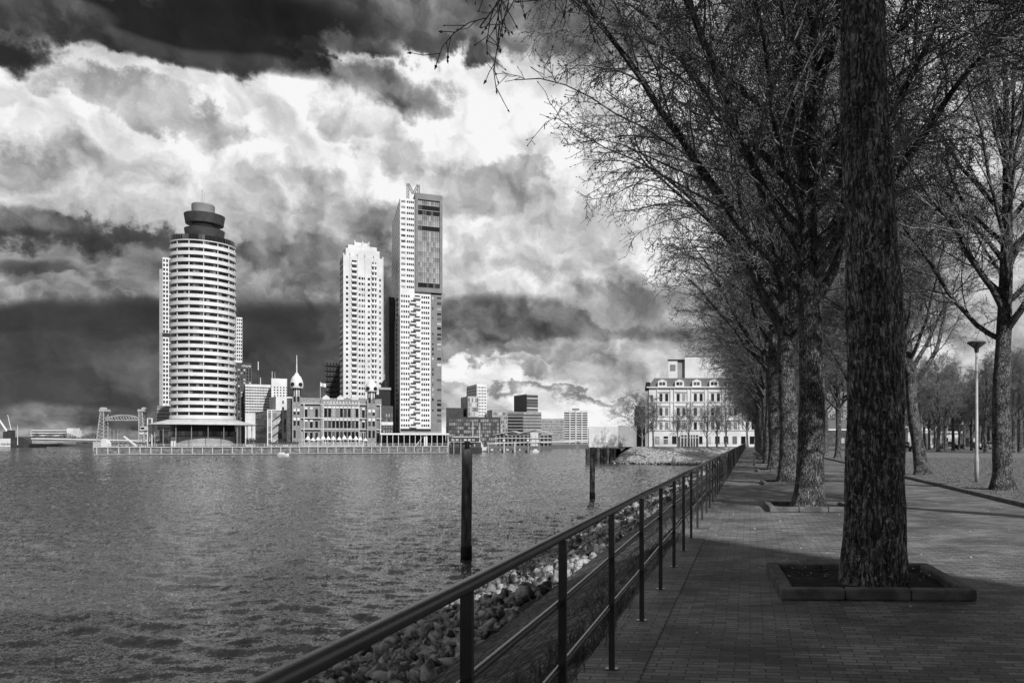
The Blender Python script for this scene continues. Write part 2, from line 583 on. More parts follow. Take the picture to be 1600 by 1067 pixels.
def slope_relief():
    nt = M_SLOPE.node_tree
    b = nt.nodes['Principled BSDF']
    tc = N(nt, 'ShaderNodeTexCoord').outputs['Object']
    wv = VM(nt, 'ADD', tc, VM(nt, 'SCALE', NOI(nt, tc, 3, 3, .5, col=True), s=.15))
    sv = VM(nt, 'MULTIPLY', wv, (1.0, .55, 1.0))
    vo = N(nt, 'ShaderNodeTexVoronoi', feature='DISTANCE_TO_EDGE')
    nt.links.new(sv, vo.inputs['Vector'])
    vo.inputs['Scale'].default_value = 6.5
    cr = MR(nt, vo.outputs['Distance'], 0.0, .16, 0, 1)
    fn = NOI(nt, sv, 14, 8, .65)
    col = MA(nt, 'MULTIPLY', MR(nt, NOI(nt, tc, 2.0, 6, .6), .35, .65, .05, .17), MA(nt, 'MULTIPLY', MR(nt, cr, 0, 1, .3, 1.0), MR(nt, fn, .3, .7, .5, 1.5)))
    nt.links.new(col, b.inputs['Base Color'])
    bp = N(nt, 'ShaderNodeBump')
    bp.inputs['Strength'].default_value = 1.0
    bp.inputs['Distance'].default_value = .07
    nt.links.new(MA(nt, 'ADD', cr, fn), bp.inputs['Height'])
    nt.links.new(bp.outputs[0], b.inputs['Normal'])


slope_relief()

big = 9000
sheet('water', [(-big, -600), (1500, -600), (1500, big), (-big, big)], WATER - 1.6, M_WATER)


def wave_sheet():
    # choppy surface: a fan of real waves, finer near the path and coarser far out
    na, nr = 1050, 950
    th = np.linspace(R(-80), R(8), na)
    rr = 5.0 * (1500 / 5.0) ** np.linspace(0, 1, nr)
    A, RR_ = np.meshgrid(th, rr)
    g = np.random.RandomState(17)
    A = A + (R(88) / na) * g.uniform(-.42, .42, A.shape)
    RR_ = RR_ * np.exp(math.log(300) / nr * g.uniform(-.42, .42, A.shape))
    X = np.sin(A) * RR_
    Y = np.cos(A) * RR_
    n = 80
    lam = np.exp(g.uniform(np.log(.34), np.log(2.3), n))
    Z = np.zeros_like(X)
    rms = .235 * math.sqrt(2 / n)
    for l in lam:
        a = g.normal(R(8), R(36))
        k = 2 * math.pi / l
        ph = g.uniform(0, 6.28)
        w = np.sin(k * (np.sin(a) * X + np.cos(a) * Y) + ph + .8 * np.sin(X * .11 + ph) + .8 * np.sin(Y * .09 + 2 * ph))
        Z += rms / k * (w + (.0 if l > 3.5 else .22 * (2 * w * w - 1)))
    gust = .75 + .35 * np.sin(X * .05 + 1.7 * np.sin(Y * .03)) * np.sin(Y * .045 + 1.3 * np.sin(X * .027))
    Z = WATER + Z * gust
    V = np.stack([X, Y, Z], -1).reshape(-1, 3)
    i = np.arange((nr - 1) * na).reshape(nr - 1, na)[:, :-1].ravel()
    q = np.stack([i, i + na, i + na + 1, i + 1], 1)
    me = fast_mesh('water', V, q, np.zeros((0, 3), int), M_WATER, smooth=True)
    return props(link('water', me), kind='structure')


wave_sheet()
XK = G(1500, 768).x                        # kerb line of the lawn
XR = G(956.7, 1047.6).x                    # railing line
XE = XR - 0.22                             # edge of the paving at the slope
YB = 183.0                                 # where the bank turns away
# ground of the park: one sheet to the horizon on the land side
gp = [(XE, -200), (1500, -200), (1500, 6000), (W(1000, 300).x, 6000)]
pl = [W(1000, 300), W(1005, 199), W(1100, 197), Vector((XE, W(1150, 196).y, 0))]
gp += [(p.x, p.y) for p in pl]
sheet('ground', gp, 0.0, M_GRASS)
sheet('brick_path', [(XE, -60), (XK, -60), (XK, 205), (XE, 205)], 0.004, M_BRICK)

# embankment: set-stone strip, then the bed of the riprap
mb = MB()
ys = [-60 + i * 1.5 for i in range(164)]
prof = [(XE, 0.0), (XE - .12, -.10), (XE - 2.75, -1.36)]
vs = []
for y in ys:
    for (x, z) in prof:
        vs.append((x, y, z + (0.04 * mnoise.noise(Vector((x, y * .5, 1))) if z < -.2 else 0)))
k = len(prof)
mb.add(vs, [(i * k + j, (i + 1) * k + j, (i + 1) * k + j + 1, i * k + j + 1) for i in range(len(ys) - 1) for j in range(k - 1)])
props(mb.build('embankment', M_SLOPE, smooth=True), kind='structure')
mb = MB()
XT, XB = XE - 2.75, XE - 2.75 - 8.2
vs = []
for y in ys:
    for j in range(9):
        t = j / 8
        vs.append((XT + (XB - XT) * t, y, -1.42 - 3.2 * t + .12 * mnoise.noise(Vector((t * 9, y * .7, 3)))))
mb.add(vs, [(i * 9 + j, (i + 1) * 9 + j, (i + 1) * 9 + j + 1, i * 9 + j + 1) for i in range(len(ys) - 1) for j in range(8)])
props(mb.build('stone_bed', MT['soil']), kind='structure')

# far bank that closes the basin at the end of the path (grassy slope)
rng = random.Random(5)
mb = MB()
top = [(1175, 196.5), (1150, 196.5), (1120, 197), (1090, 197.5), (1060, 198), (1030, 198.5), (1005, 199), (990, 203), (985, 215), (984, 300)]
bot = [(1190, 172), (1150, 177), (1120, 179), (1090, 181), (1060, 183), (1030, 186), (990, 190), (955, 196), (942, 210), (930, 300)]
nj = 10
vs = []
for (a, da), (c, dc) in zip(top, bot):
    p, q = W(a, da, .002), W(c, dc, WATER - .3)
    for j in range(nj + 1):
        t = j / nj
        v = p.lerp(q, t)
        if 0 < j:
            v.z = v.z * (t ** .25) if False else p.z + (q.z - p.z) * (t ** 1.15) + .25 * mnoise.noise(v * .35)
        vs.append(v)
mb.add(vs, [(i * (nj + 1) + j, (i + 1) * (nj + 1) + j, (i + 1) * (nj + 1) + j + 1, i * (nj + 1) + j + 1) for i in range(len(top) - 1) for j in range(nj)])
props(mb.build('grass_bank', M_GRASSL, smooth=True), kind='structure')

# far land behind the water, to the horizon
M_FAR = mat('far_land', .12, .07, .01, .9)
mb = MB()
mb.prism([tuple(W(760, 560)[:2]), tuple(W(1010, 620)[:2]), tuple(W(1200, 7000)[:2]), tuple(W(-900, 7000)[:2]), tuple(W(-500, 760)[:2]), tuple(W(30, 760)[:2]), tuple(W(350, 700)[:2])], WATER - .5, -1.6)
props(mb.build('far_ground', M_FAR), kind='structure')
# the pier island that carries the towers
QA, QB = W(146, 292, 0), W(700, 341, 0)
mb = MB()
qd = (QB - QA).normalized()
qn = Vector((-qd.y, qd.x, 0))
back = [QB + qn * 3.0 + qd * .0, QB + qn * 150 + qd * 10, QA + qn * 150 - qd * 10, QA + qn * 3.0]
mb.prism([(p.x, p.y) for p in [QA + qn * .9, QB + qn * .9, back[1], back[2]]], WATER - .5, QZ)
props(mb.build('pier_ground', MT['conc']), kind='structure')

# ------------------------------------------------------------------ riprap stones and weeds (nobody could count them)
def stone_template(rg):
    n = 10
    pts = []
    import mathutils
    import bmesh
    bm = bmesh.new()
    for i in range(9):
        v = Vector((rg.gauss(0, 1), rg.gauss(0, 1), rg.gauss(0, 1))).normalized()
        v = Vector((v.x * rg.uniform(.7, 1.1), v.y * rg.uniform(.55, 1), v.z * rg.uniform(.45, .8)))
        bm.verts.new(v)
    r = bmesh.ops.convex_hull(bm, input=bm.verts)
    bmesh.ops.triangulate(bm, faces=bm.faces)
    bm.verts.index_update()
    loose = [v for v in bm.verts if not v.link_faces]
    bmesh.ops.delete(bm, geom=loose, context='VERTS')
    bm.verts.index_update()
    V = np.array([v.co[:] for v in bm.verts])
    T = np.array([[v.index for v in f.verts] for f in bm.faces])
    bm.free()
    return V, T


def scatter(name, templates, places, m):
    """places: (template, x, y, z, scale, Matrix3)"""
    VV, TT, n = [], [], 0
    for (ti, loc, sc, rot) in places:
        V, T = templates[ti]
        VV.append((V * sc) @ np.array(rot).T + np.array(loc))
        TT.append(T + n)
        n += len(V)
    me = fast_mesh(name, np.concatenate(VV), np.zeros((0, 4), int), np.concatenate(TT), m)
    return props(link(name, me), kind='stuff')


from mathutils import Euler
rs = random.Random(11)
tmpl = [stone_template(rs) for _ in range(14)]
pl = []


def bedz(x):
    return -1.42 - 3.2 * (XT - x) / (XT - XB)


def rrot(rg):
    return Euler((rg.uniform(0, 6.3), rg.uniform(0, 6.3), rg.uniform(0, 6.3))).to_matrix()


for _ in range(9500):
    y = rs.uniform(1.0, 48)
    x = XT - rs.random() * 7.6
    s = rs.choice((.07, .09, .12, .14, .17, .22)) * rs.uniform(.8, 1.25)
    pl.append((rs.randrange(14), (x, y, bedz(x) + s * rs.uniform(.0, .7)), s, rrot(rs)))
for _ in range(4200):
    y = rs.uniform(46, 182)
    x = XT - rs.random() * 7.6
    s = rs.uniform(.2, .5)
    pl.append((rs.randrange(14), (x, y, bedz(x) + s * .2), s, rrot(rs)))
for _ in range(1500):       # foot of the far grassy bank
    t = rs.random()
    i = rs.randrange(len(bot) - 3)
    a, b2 = W(bot[i][0], bot[i][1]), W(bot[i + 1][0], bot[i + 1][1])
    p = a.lerp(b2, t)
    s = rs.uniform(.2, .5)
    pl.append((rs.randrange(14), (p.x, p.y + rs.uniform(0, 3.0), WATER + rs.uniform(-.1, .45)), s, rrot(rs)))
props(scatter('riprap_stones', tmpl, pl, MT['stone']), 'rough grey stones piled along the water edge below the railing')


def blades(name, pos, m, h0=.05, h1=.16, w=.012, lean=.6, seed=1, label=None):
    rg = np.random.RandomState(seed)
    n = len(pos)
    P = np.asarray(pos, dtype=float)
    ang = rg.uniform(0, 6.28, n)
    h = rg.uniform(h0, h1, n)
    dx, dy = np.cos(ang) * w, np.sin(ang) * w
    la = rg.uniform(0, 6.28, n)
    lx, ly = np.cos(la) * h * lean * rg.rand(n), np.sin(la) * h * lean * rg.rand(n)
    V = np.empty((n, 3, 3))
    V[:, 0] = P + np.stack([dx, dy, 0 * dx], 1)
    V[:, 1] = P - np.stack([dx, dy, 0 * dx], 1)
    V[:, 2] = P + np.stack([lx, ly, h], 1)
    T = np.arange(n * 3).reshape(n, 3)
    me = fast_mesh(name, V.reshape(-1, 3), np.zeros((0, 4), int), T, m)
    return props(link(name, me), label, kind='stuff')


rg = np.random.RandomState(3)
pos = []
for _ in range(420):
    cy = rg.uniform(2.0, 60) if rg.rand() < .8 else rg.uniform(60, 180)
    cx = XE - .05 - abs(rg.normal(0, .35))
    k = rg.randint(20, 60)
    rr = rg.uniform(.06, .2)
    for _i in range(k):
        x = cx + rg.normal(0, rr)
        pos.append((min(x, XE + .03), cy + rg.normal(0, rr * 1.4), max(-1.36, -.06 + (min(x, XE) - XE) * .47)))
blades('weeds', pos, M_GRASS, .04, .20, .008, .9, 4, 'low tangled weeds growing along the top of the stone slope')
pos = np.stack([rg.uniform(XK + .15, XK + 26, 60000), rg.uniform(14, 75, 60000), np.zeros(60000)], 1)
blades('grass', pos, M_GRASS, .03, .08, .012, .8, 5, 'short mown lawn grass right of the brick path')
# pale litter on the bricks
pos = np.stack([rg.uniform(XE, XK, 520), rg.uniform(2, 24, 520), np.full(520, .006)], 1)
pos = np.concatenate([pos, np.stack([rg.uniform(.3, 2.2, 160), rg.uniform(8.8, 10.4, 160), np.full(160, .085)], 1)])
blades('leaf_litter', pos, MT['leafl'], .004, .02, .014, 3.0, 6, 'scattered pale leaf litter on the brick path')

# lawn kerb, a real step
o = thing('lawn_kerb', 'long low concrete kerb between the brick path and the lawn', 'kerb', (XK, 0, 0))
mb = MB()
y = -40.0
while y < 190:
    mb.box(0.0, .16, y + .01, y + .99, 0.0, .10 + .004 * rs.random())
    y += 1.0
mb.build('kerb_stone', MT['kerb'], o)

# ================================================================== RAILING
o = thing('railing', 'dark steel railing with round handrail running along the riverside path', 'railing', (XR, 0, 0))
yend = 184.0
rv = random.Random(8)


def rail_pts(z, x=0, wob=.006):
    out = []
    y = -1.9
    while y < yend:
        out.append(Vector((x + rv.uniform(-wob, wob), y, z + rv.uniform(-wob, wob))))
        y += 1.5
    return out


mb = MB()
pp = rail_pts(1.115)
mb.tube(pp, [.0255] * len(pp), 14)
mb.build('handrail', MT['railtop'], o, smooth=True)
for zz in (.775, .445):
    mb = MB()
    pp = rail_pts(zz, -.02)
    mb.tube(pp, [.018] * len(pp), 10)
    mb.build('rail', MT['rail'], o, smooth=True)
pm = MB()
pm.box(-.020, .020, -.012, .012, .002, 1.09)
pm.box(-.045, .045, -.03, .03, .0135, .020)
pmesh = pm.mesh('post', MT['rail'])
Y0 = G(956.7, 1047.6).y
py = Y0 - 1.5 * 4
posts = []
while py < yend - 1:
    posts.append(py)
    py += 1.5
posts[2] += .13
for yy in posts[:100]:
    q = link('post', pmesh, o, (rv.uniform(-.004, .004), yy, 0))
    q.rotation_euler = (rv.uniform(-.006, .006), rv.uniform(-.006, .006), 0)
mb = MB()
for yy in posts[100:]:
    mb.box(-.020, .020, yy - .012, yy + .014, .0, 1.09)
if mb.v:
    props(mb.build('post', MT['rail'], o), kind='stuff')
# edging slabs under the railing
mb = MB()
y = -5.0
while y < 150:
    mb.box(XE + .01 - XR, .22, y + .006, y + .494, .0, .012)
    y += .5
mb.build('edging_slab', M_BRICK, o)

# ================================================================== TREES
def grow_tree(seed, H=15.0, r0=.33, first=4.6, nl=16, limb=(6.8, 4.0), lean=(0, 0), dens=1.0, droop=.10, spread=(62, 28),
              twig_r=.0065, nsides=3, buds=True, wood_n=10, flare=.35, subs=(13, 9, 6), bias=None, extra=(), forks=0):
    rg = random.Random(seed)
    wood = MB()
    segs = []   # (p0,p1,r0,r1)
    budp = []
    UP = Vector((0, 0, 1))

    def rv_():
        return Vector((rg.uniform(-1, 1), rg.uniform(-1, 1), rg.uniform(-1, 1)))

    def path(p, d, L, ra, rb, n, wob, trop):
        pts, dirs, rr = [p.copy()], [d.copy()], [ra]
        for i in range(n):
            d = (d + rv_() * wob + UP * trop((i + 1) / n)).normalized()
            p = p + d * (L / n)
            pts.append(p.copy())
            dirs.append(d.copy())
            rr.append(ra + (rb - ra) * (i + 1) / n)
        return pts, dirs, rr

    def side(d, ang, az):
        a = d.orthogonal().normalized()
        b = d.cross(a)
        s = a * math.cos(az) + b * math.sin(az)
        return (d * math.cos(ang) + s * math.sin(ang)).normalized()

    # trunk
    n = 16
    pts, dirs, rr = [], [], []
    ph = rg.uniform(0, 6)
    for i in range(n + 1):
        t = i / n
        z = t * H * .82
        off = Vector((math.sin(z * .55 + ph) * .10 * min(1, z / 3), math.cos(z * .43 + ph) * .10 * min(1, z / 3), 0))
        off += Vector((lean[0], lean[1], 0)) * z
        pts.append(Vector((0, 0, z)) + off)
        rr.append((r0 * (1 - .82 * t ** 1.15)) if z > 0.01 else r0)
    for i in range(n + 1):
        dirs.append((pts[min(i + 1, n)] - pts[max(i - 1, 0)]).normalized())
    az = rg.uniform(0, 6.28)
    L1 = []
    for k in range(nl):
        f = (k + .5 * rg.random()) / nl
        z = first + (H * .80 - first) * f ** 1.15
        i = min(n - 1, int(z / (H * .82) * n))
        t = z / (H * .82) * n - i
        p = pts[i].lerp(pts[i + 1], t)
        az += 2.4 + rg.uniform(-.5, .5)
        pol = R(spread[0] + (spread[1] - spread[0]) * f + rg.uniform(-8, 8)) * .86
        d = Vector((math.cos(az) * math.sin(pol), math.sin(az) * math.sin(pol), math.cos(pol)))
        L = (limb[0] + (limb[1] - limb[0]) * f) * rg.uniform(.85, 1.12)
        if bias:
            L *= 1 + bias[2] * (math.cos(az) * bias[0] + math.sin(az) * bias[1])
        ra = max(.045, (rr[i] * rg.uniform(.36, .55)))
        c = path(p, d, L, ra, .018, 14, .15, lambda t: (.07 if t < .5 else -.5 * droop))
        wood.tube(c[0], c[2], 7)
        L1.append((c, L))
    for (z, azd, pold, L) in extra:
        i = min(n - 1, int(z / (H * .82) * n))
        p = pts[i].lerp(pts[i + 1], z / (H * .82) * n - i)
        pol = R(pold)
        d = Vector((math.cos(R(azd)) * math.sin(pol), math.sin(R(azd)) * math.sin(pol), math.cos(pol)))
        c = path(p, d, L, .07, .016, 14, .13, lambda t: -.03 if t < .5 else -.07)
        wood.tube(c[0], c[2], 7)
        L1.append((c, L))
    if True:
        L1.append(((pts[n - 5:], dirs[n - 5:], rr[n - 5:]), H * .22))
    for (c, L) in L1:
        ns = max(3, int(subs[0] * dens * L / 6))
        for k in range(ns):
            t = .16 + .84 * (k + rg.random()) / ns
            i = min(len(c[0]) - 2, int(t * (len(c[0]) - 1)))
            p = c[0][i].lerp(c[0][i + 1], rg.random())
            d = side(c[1][i], R(rg.uniform(28, 62)), rg.uniform(0, 6.28))
            d.z += .08
            l2 = L * rg.uniform(.22, .42) * (1.15 - .5 * t) + .5
            ra = min(.032, c[2][i] * .6)
            c2 = path(p, d, l2, ra, .010, 7, .22, lambda t: .03 - droop * t)
            for j in range(7):
                segs.append((c2[0][j], c2[0][j + 1], c2[2][j], c2[2][j + 1]))
            n3 = max(3, int(subs[1] * dens))
            for q in range(n3):
                t3 = .12 + .88 * (q + rg.random()) / n3
                j = min(6, int(t3 * 7))
                p3 = c2[0][j].lerp(c2[0][j + 1], rg.random())
                d3 = side(c2[1][j], R(rg.uniform(25, 60)), rg.uniform(0, 6.28))
                l3 = rg.uniform(.5, 1.05)
                c3 = path(p3, d3, l3, .0085, twig_r * .95, 4, .34, lambda t: -droop * .6)
                for w in range(4):
                    segs.append((c3[0][w], c3[0][w + 1], c3[2][w], c3[2][w + 1]))
                if buds:
                    budp.append((c3[0][-1], c3[1][-1]))
                for w in range(int(subs[2] * dens)):
                    jj = rg.randrange(0, 4)
                    p4 = c3[0][jj].lerp(c3[0][jj + 1], rg.random())
                    d4 = side(c3[1][jj], R(rg.uniform(30, 65)), rg.uniform(0, 6.28))
                    l4 = rg.uniform(.12, .36)
                    m4 = p4 + d4 * l4 * .55
                    e4 = m4 + (d4 + rv_() * .35).normalized() * l4 * .45
                    segs.append((p4, m4, twig_r, twig_r * .9))
                    segs.append((m4, e4, twig_r * .9, twig_r * .7))
                    if buds:
                        budp.append((e4, d4))
    # trunk skin with furrow relief and root flare
    tr = MB()
    nn = wood_n * 2
    rows = 60 if wood_n < 30 else 300
    vs = []
    for i in range(rows + 1):
        z = H * .82 * (i / rows) ** 1.15
        t = z / (H * .82) * n
        k = min(n - 1, int(t))
        c = pts[k].lerp(pts[k + 1], t - k)
        r = rr[k] + (rr[k + 1] - rr[k]) * (t - k)
        for a in range(nn):
            th = 2 * math.pi * a / nn
            e = Vector((math.cos(th), math.sin(th), 0))
            rdg = 0.0
            if wood_n > 30:
                q_ = Vector((e.x * 5.5, e.y * 5.5, z * 1.5 + seed))
                q_ += Vector((1, 1, 0)) * mnoise.noise(Vector((e.x * 2, e.y * 2, z * 2))) * .6
                rdg = .055 * (1 - 2 * abs(mnoise.noise(q_))) + .02 * mnoise.noise(q_ * 3) - .03
                kn = (z % 2.3) - 1.1
                rdg += .10 * math.exp(-(kn * kn) / .03) * max(0, math.cos(th - z * 2.1 - 5.6)) ** 6
            bump = rdg + .11 * mnoise.noise(Vector((e.x * 1.3, e.y * 1.3, z * .9 + seed))) + .06 * mnoise.noise(Vector((e.x * 3, e.y * 3, z * 2.2 + seed)))
            fl = flare * math.exp(-z / .28) * (1 + .6 * math.sin(th * 5 + seed))
            vs.append(c + e * (r * (1 + bump + fl)))
    tr.add(vs, [(i * nn + a, i * nn + (a + 1) % nn, (i + 1) * nn + (a + 1) % nn, (i + 1) * nn + a) for i in range(rows) for a in range(nn)])
    wood.add(tr.v, tr.f)
    # twigs to arrays
    A = np.array([[s[0][:], s[1][:]] for s in segs])
    RR = np.array([[s[2], s[3]] for s in segs])
    D = A[:, 1] - A[:, 0]
    D /= np.linalg.norm(D, axis=1)[:, None] + 1e-9
    ref = np.where(np.abs(D[:, 2:3]) < .9, np.array([[0, 0, 1.]]), np.array([[1., 0, 0]]))
    X = np.cross(D, ref)
    X /= np.linalg.norm(X, axis=1)[:, None]
    Yv = np.cross(D, X)
    m = len(segs)
    V = np.empty((m, 6, 3))
    for k in range(3):
        t = 2 * math.pi * k / 3
        o_ = X * math.cos(t) + Yv * math.sin(t)
        V[:, k] = A[:, 0] + o_ * RR[:, 0:1]
        V[:, 3 + k] = A[:, 1] + o_ * RR[:, 1:2]
    base = (np.arange(m) * 6)[:, None]
    quads = np.concatenate([base + np.array([[k, (k + 1) % 3, 3 + (k + 1) % 3, 3 + k]]) for k in range(3)])
    verts = V.reshape(-1, 3)
    tris = np.zeros((0, 3), int)
    if budp:
        BP = np.array([b[0][:] for b in budp])
        BD = np.array([b[1][:] for b in budp])
        nb = len(BP)
        rr_ = np.random.RandomState(seed)
        s = rr_.uniform(.013, .030, nb)[:, None]
        ref = rr_.normal(size=(nb, 3))
        X = np.cross(BD, ref)
        X /= np.linalg.norm(X, axis=1)[:, None] + 1e-9
        Yv = np.cross(BD, X)
        BV = np.stack([BP - BD * s * .6, BP + X * s * .75, BP + Yv * s * .75, BP - X * s * .75, BP - Yv * s * .75, BP + BD * s * 2.2], 1)
        bi = (np.arange(nb) * 6)[:, None] + len(verts)
        ft = np.array([[0, 2, 1], [0, 3, 2], [0, 4, 3], [0, 1, 4], [5, 1, 2], [5, 2, 3], [5, 3, 4], [5, 4, 1]])
        tris = np.concatenate([bi + f[None, :] for f in ft])
        verts = np.concatenate([verts, BV.reshape(-1, 3)])
    return wood, verts, quads, tris


class TreeKind:
    def __init__(s, bark, twig, **kw):
        wood, v, q, t = grow_tree(**kw)
        s.trunk = wood.mesh('trunk', bark, smooth=True)
        s.crown = fast_mesh('crown', v, q, t, twig)


def place_tree(kind, loc, rz, sc, name, label, group=None, tilt=(0, 0)):
    r = thing(name, label, 'tree', loc, rz, group)
    r.rotation_euler = (tilt[0], tilt[1], rz)
    r.scale = (sc, sc, sc)
    link('trunk', kind.trunk, r)
    link('crown', kind.crown, r)
    return r


K = []
K.append(TreeKind(MT['bark2'], MT['twig'], seed=21, H=17, r0=.34, first=4.7, nl=29, dens=1.15, limb=(8.3, 4.8), bias=(-1, 0, .20), twig_r=.0075, lean=(.006, -.004)))
K.append(TreeKind(MT['bark2'], MT['twig'], seed=33, H=16, r0=.34, first=4.4, nl=26, dens=1.1, limb=(7.6, 4.4), twig_r=.0075, lean=(-.01, .006)))
K.append(TreeKind(MT['bark2'], MT['twig'], seed=47, H=17.5, r0=.33, first=4.9, nl=26, dens=1.1, limb=(7.6, 4.4), twig_r=.0075, lean=(.01, .01)))
KN = TreeKind(MT['bark'], MT['twig'], seed=90, H=18, r0=.33, first=7.7, nl=22, dens=1.15, limb=(6.8, 4.4), droop=.07, spread=(72, 28), extra=((7.9, 170, 82, 3.6), (8.1, 190, 80, 4.2)), wood_n=80, flare=.15)
# park trees, slimmer with upright limbs
KP = [TreeKind(MT['bark2'], MT['twigfar'], seed=61, H=14, r0=.27, first=3.4, nl=15, limb=(5.6, 3.2), spread=(52, 22), dens=1.0, twig_r=.011, buds=False, wood_n=6),
      TreeKind(MT['bark2'], MT['twigfar'], seed=75, H=15, r0=.25, first=2.8, nl=15, limb=(5.2, 3.0), spread=(56, 20), dens=1.0, twig_r=.011, buds=False, wood_n=6)]
# small street trees before the white hotel
KS = [TreeKind(MT['bark2'], MT['twigfar'], seed=101, H=9.0, r0=.20, first=2.3, nl=13, limb=(4.0, 2.6), spread=(48, 22), dens=.85, twig_r=.017, buds=False, wood_n=5, subs=(13, 8, 5)),
      TreeKind(MT['bark2'], MT['twigfar'], seed=118, H=8.0, r0=.18, first=1.8, nl=12, limb=(4.2, 2.4), spread=(44, 18), dens=.85, twig_r=.017, buds=False, wood_n=5, subs=(13, 8, 5))]
KF = TreeKind(MT['twig'], MT['twig'], seed=131, H=9.5, r0=.22, first=1.5, nl=13, limb=(7.6, 4.6), spread=(58, 18), dens=1.1, twig_r=.018, buds=False, wood_n=5, bias=(-1, 0, .25), subs=(12, 7, 4))

ORD = ['nearest', 'second', 'third', 'fourth', 'fifth', 'sixth', 'seventh', 'eighth', 'ninth', 'tenth', 'eleventh', 'twelfth',
       'thirteenth', 'fourteenth', 'fifteenth', 'sixteenth']
GA = 'tall bare trees along the riverside path'
t1 = G(1360, 925)
t1 = W(1361, (FPX * EYE / (925 - HOR)) + .33)
rowA = [(t1.x, t1.y)]
for (px, fy) in ((1263, 797), (1232, 757), (1211.5, 737), (1202, 727)):
    d = FPX * EYE / (fy - HOR) + .3
    p = W(px, d)
    rowA.append((p.x, p.y))
xA = rowA[1][0]
while rowA[-1][1] < 172:
    rowA.append((xA + rs.uniform(-.15, .15), rowA[-1][1] + 11.2))
place_tree(KN, (rowA[0][0], rowA[0][1], .0), 0.0, 1.0, 'plane_tree', 'thick dark furrowed trunk standing in the nearest square kerb planter', GA)
# two trunks seen with a lean
for i, (x, y) in enumerate(rowA[1:], 1):
    k = K[(i + 1) % 3] if i != 1 else K[0]
    sc = {1: 1.0, 2: 1.1, 3: 1.08, 4: 1.05}.get(i, rs.uniform(.88, 1.02))
    place_tree(k, (x, y, 0), (.3 if i == 1 else (i * 2.1 + 1.0) % 6.28), sc, 'plane_tree',
               ORD[min(i, 15)] + ' bare tree of the riverside row counted from the front', GA)
# trees of the same rows beside and behind the camera; their crowns hang into view
for i, y in enumerate((rowA[0][1] - 10.9, rowA[0][1] - 21.8)):
    place_tree(K[(i + 2) % 3], (xA, y, 0), 3.3 + i, 1.0, 'plane_tree',
               ('overhead bare tree whose budded twigs hang into the top of the view', 'bare riverside tree behind the viewpoint')[i], GA)
GB = 'bare trees along the lawn kerb'
tb = [W(1567, FPX * EYE / (766 - HOR) + .35), W(1441, FPX * EYE / (742 - HOR) + .3)]
xB = (tb[0].x + tb[1].x) / 2
rowB = [(tb[0].x, tb[0].y, 'rough trunked forked tree at the right edge just past the lamp post'),
        (tb[1].x, tb[1].y, 'tree with left leaning trunk on the lawn, left of the lamp post')]
y = tb[1].y
for i in range(10):
    y += 12.0
    rowB.append((xB + rs.uniform(-.2, .2), y, ORD[i + 2] + ' bare tree of the row along the lawn kerb'))
for i, (x, y, lb) in enumerate(rowB):
    r = place_tree(K[(i * 2 + 1) % 3] if i > 1 else K[(2, 1)[i]], (x, y, 0), (4.1, 1.2)[i] if i < 2 else i * 1.7, (.98, .93)[i] if i < 2 else rs.uniform(.85, 1), 'plane_tree', lb, GB,
                   tilt=((0, 0), (0, 0))[i] if i < 2 else (0, 0))
    if i == 1:
        r.rotation_euler = Euler((0, R(-6.0), 0)).to_matrix().to_4x4().to_euler()
for i in range(1):
    place_tree(K[i % 3], (xB + .1 * i, tb[0].y - 12 * (i + 1), 0), 2.2 * i + .4, 1.0, 'plane_tree',
               ('tree of the lawn row beside the right edge of the view', 'tree of the lawn row abreast of the viewpoint', 'tree of the lawn row behind the viewpoint')[i], GB)
# park trees across the lawn
GP = 'bare trees across the lawn'
park = [(1395, 118), (1412, 128), (1466, 112), (1478, 121), (1489, 127), (1507, 140), (1518, 124), (1536, 131), (1548, 150), (1583, 104), (1594, 108),
        (1610, 116), (1452, 138), (1436, 122), (1380, 150), (1350, 130), (1560, 120), (1500, 165), (1530, 172), (1585, 150), (1425, 160), (1460, 170), (1630, 96), (1660, 100), (1340, 165), (1600, 175)]
park += [(1445, 145), (1475, 150), (1498, 135), (1525, 148), (1570, 138), (1592, 128), (1405, 145), (1620, 140), (1540, 110), (1365, 140)]
park.sort()
NUM = ['first', 'second', 'third', 'fourth', 'fifth', 'sixth', 'seventh', 'eighth', 'ninth', 'tenth', 'eleventh', 'twelfth', 'thirteenth', 'fourteenth', 'fifteenth',
       'sixteenth', 'seventeenth', 'eighteenth', 'nineteenth', 'twentieth', 'twenty-first', 'twenty-second', 'twenty-third', 'twenty-fourth', 'twenty-fifth', 'twenty-sixth', 'twenty-seventh', 'twenty-eighth', 'twenty-ninth', 'thirtieth', 'thirty-first', 'thirty-second', 'thirty-third', 'thirty-fourth', 'thirty-fifth', 'thirty-sixth']
for i, (px, d) in enumerate(park):
    p = W(px, d)
    place_tree(KP[i % 2], p, i * 1.3, rs.uniform(.8, 1.15), 'park_tree', NUM[i] + ' from the left of the slim bare trees across the lawn', GP)
# trees before the hotel
GH = 'small bare street trees before the white hotel'
for i, (px, d, sc, lb) in enumerate(((1021, 190, 1.25, 'small tree before the left corner of the white hotel'), (1059, 192, 1.0, 'low forking tree before the second window pair of the white hotel'),
                                     (1076, 190, 1.1, 'tree before the glazed hotel entrance'), (1105, 191, 1.15, 'slim straight tree right of the glazed hotel entrance'),
                                     (1120, 189, 1.15, 'tree with low side limb before the right half of the hotel'), (1134, 190, 1.3, 'wide tree before the hotel near the path end'),
                                     (1168, 188, 1.35, 'forked tree at the far end of the path before the hotel'))):
    place_tree(KS[i % 2], W(px, d), i * 2.0 + .5, sc, 'street_tree', lb, GH)
place_tree(KF, W(1003, 189), .6, 1.05, 'street_tree', 'broad dark bare tree left of the white hotel, above the shed end')

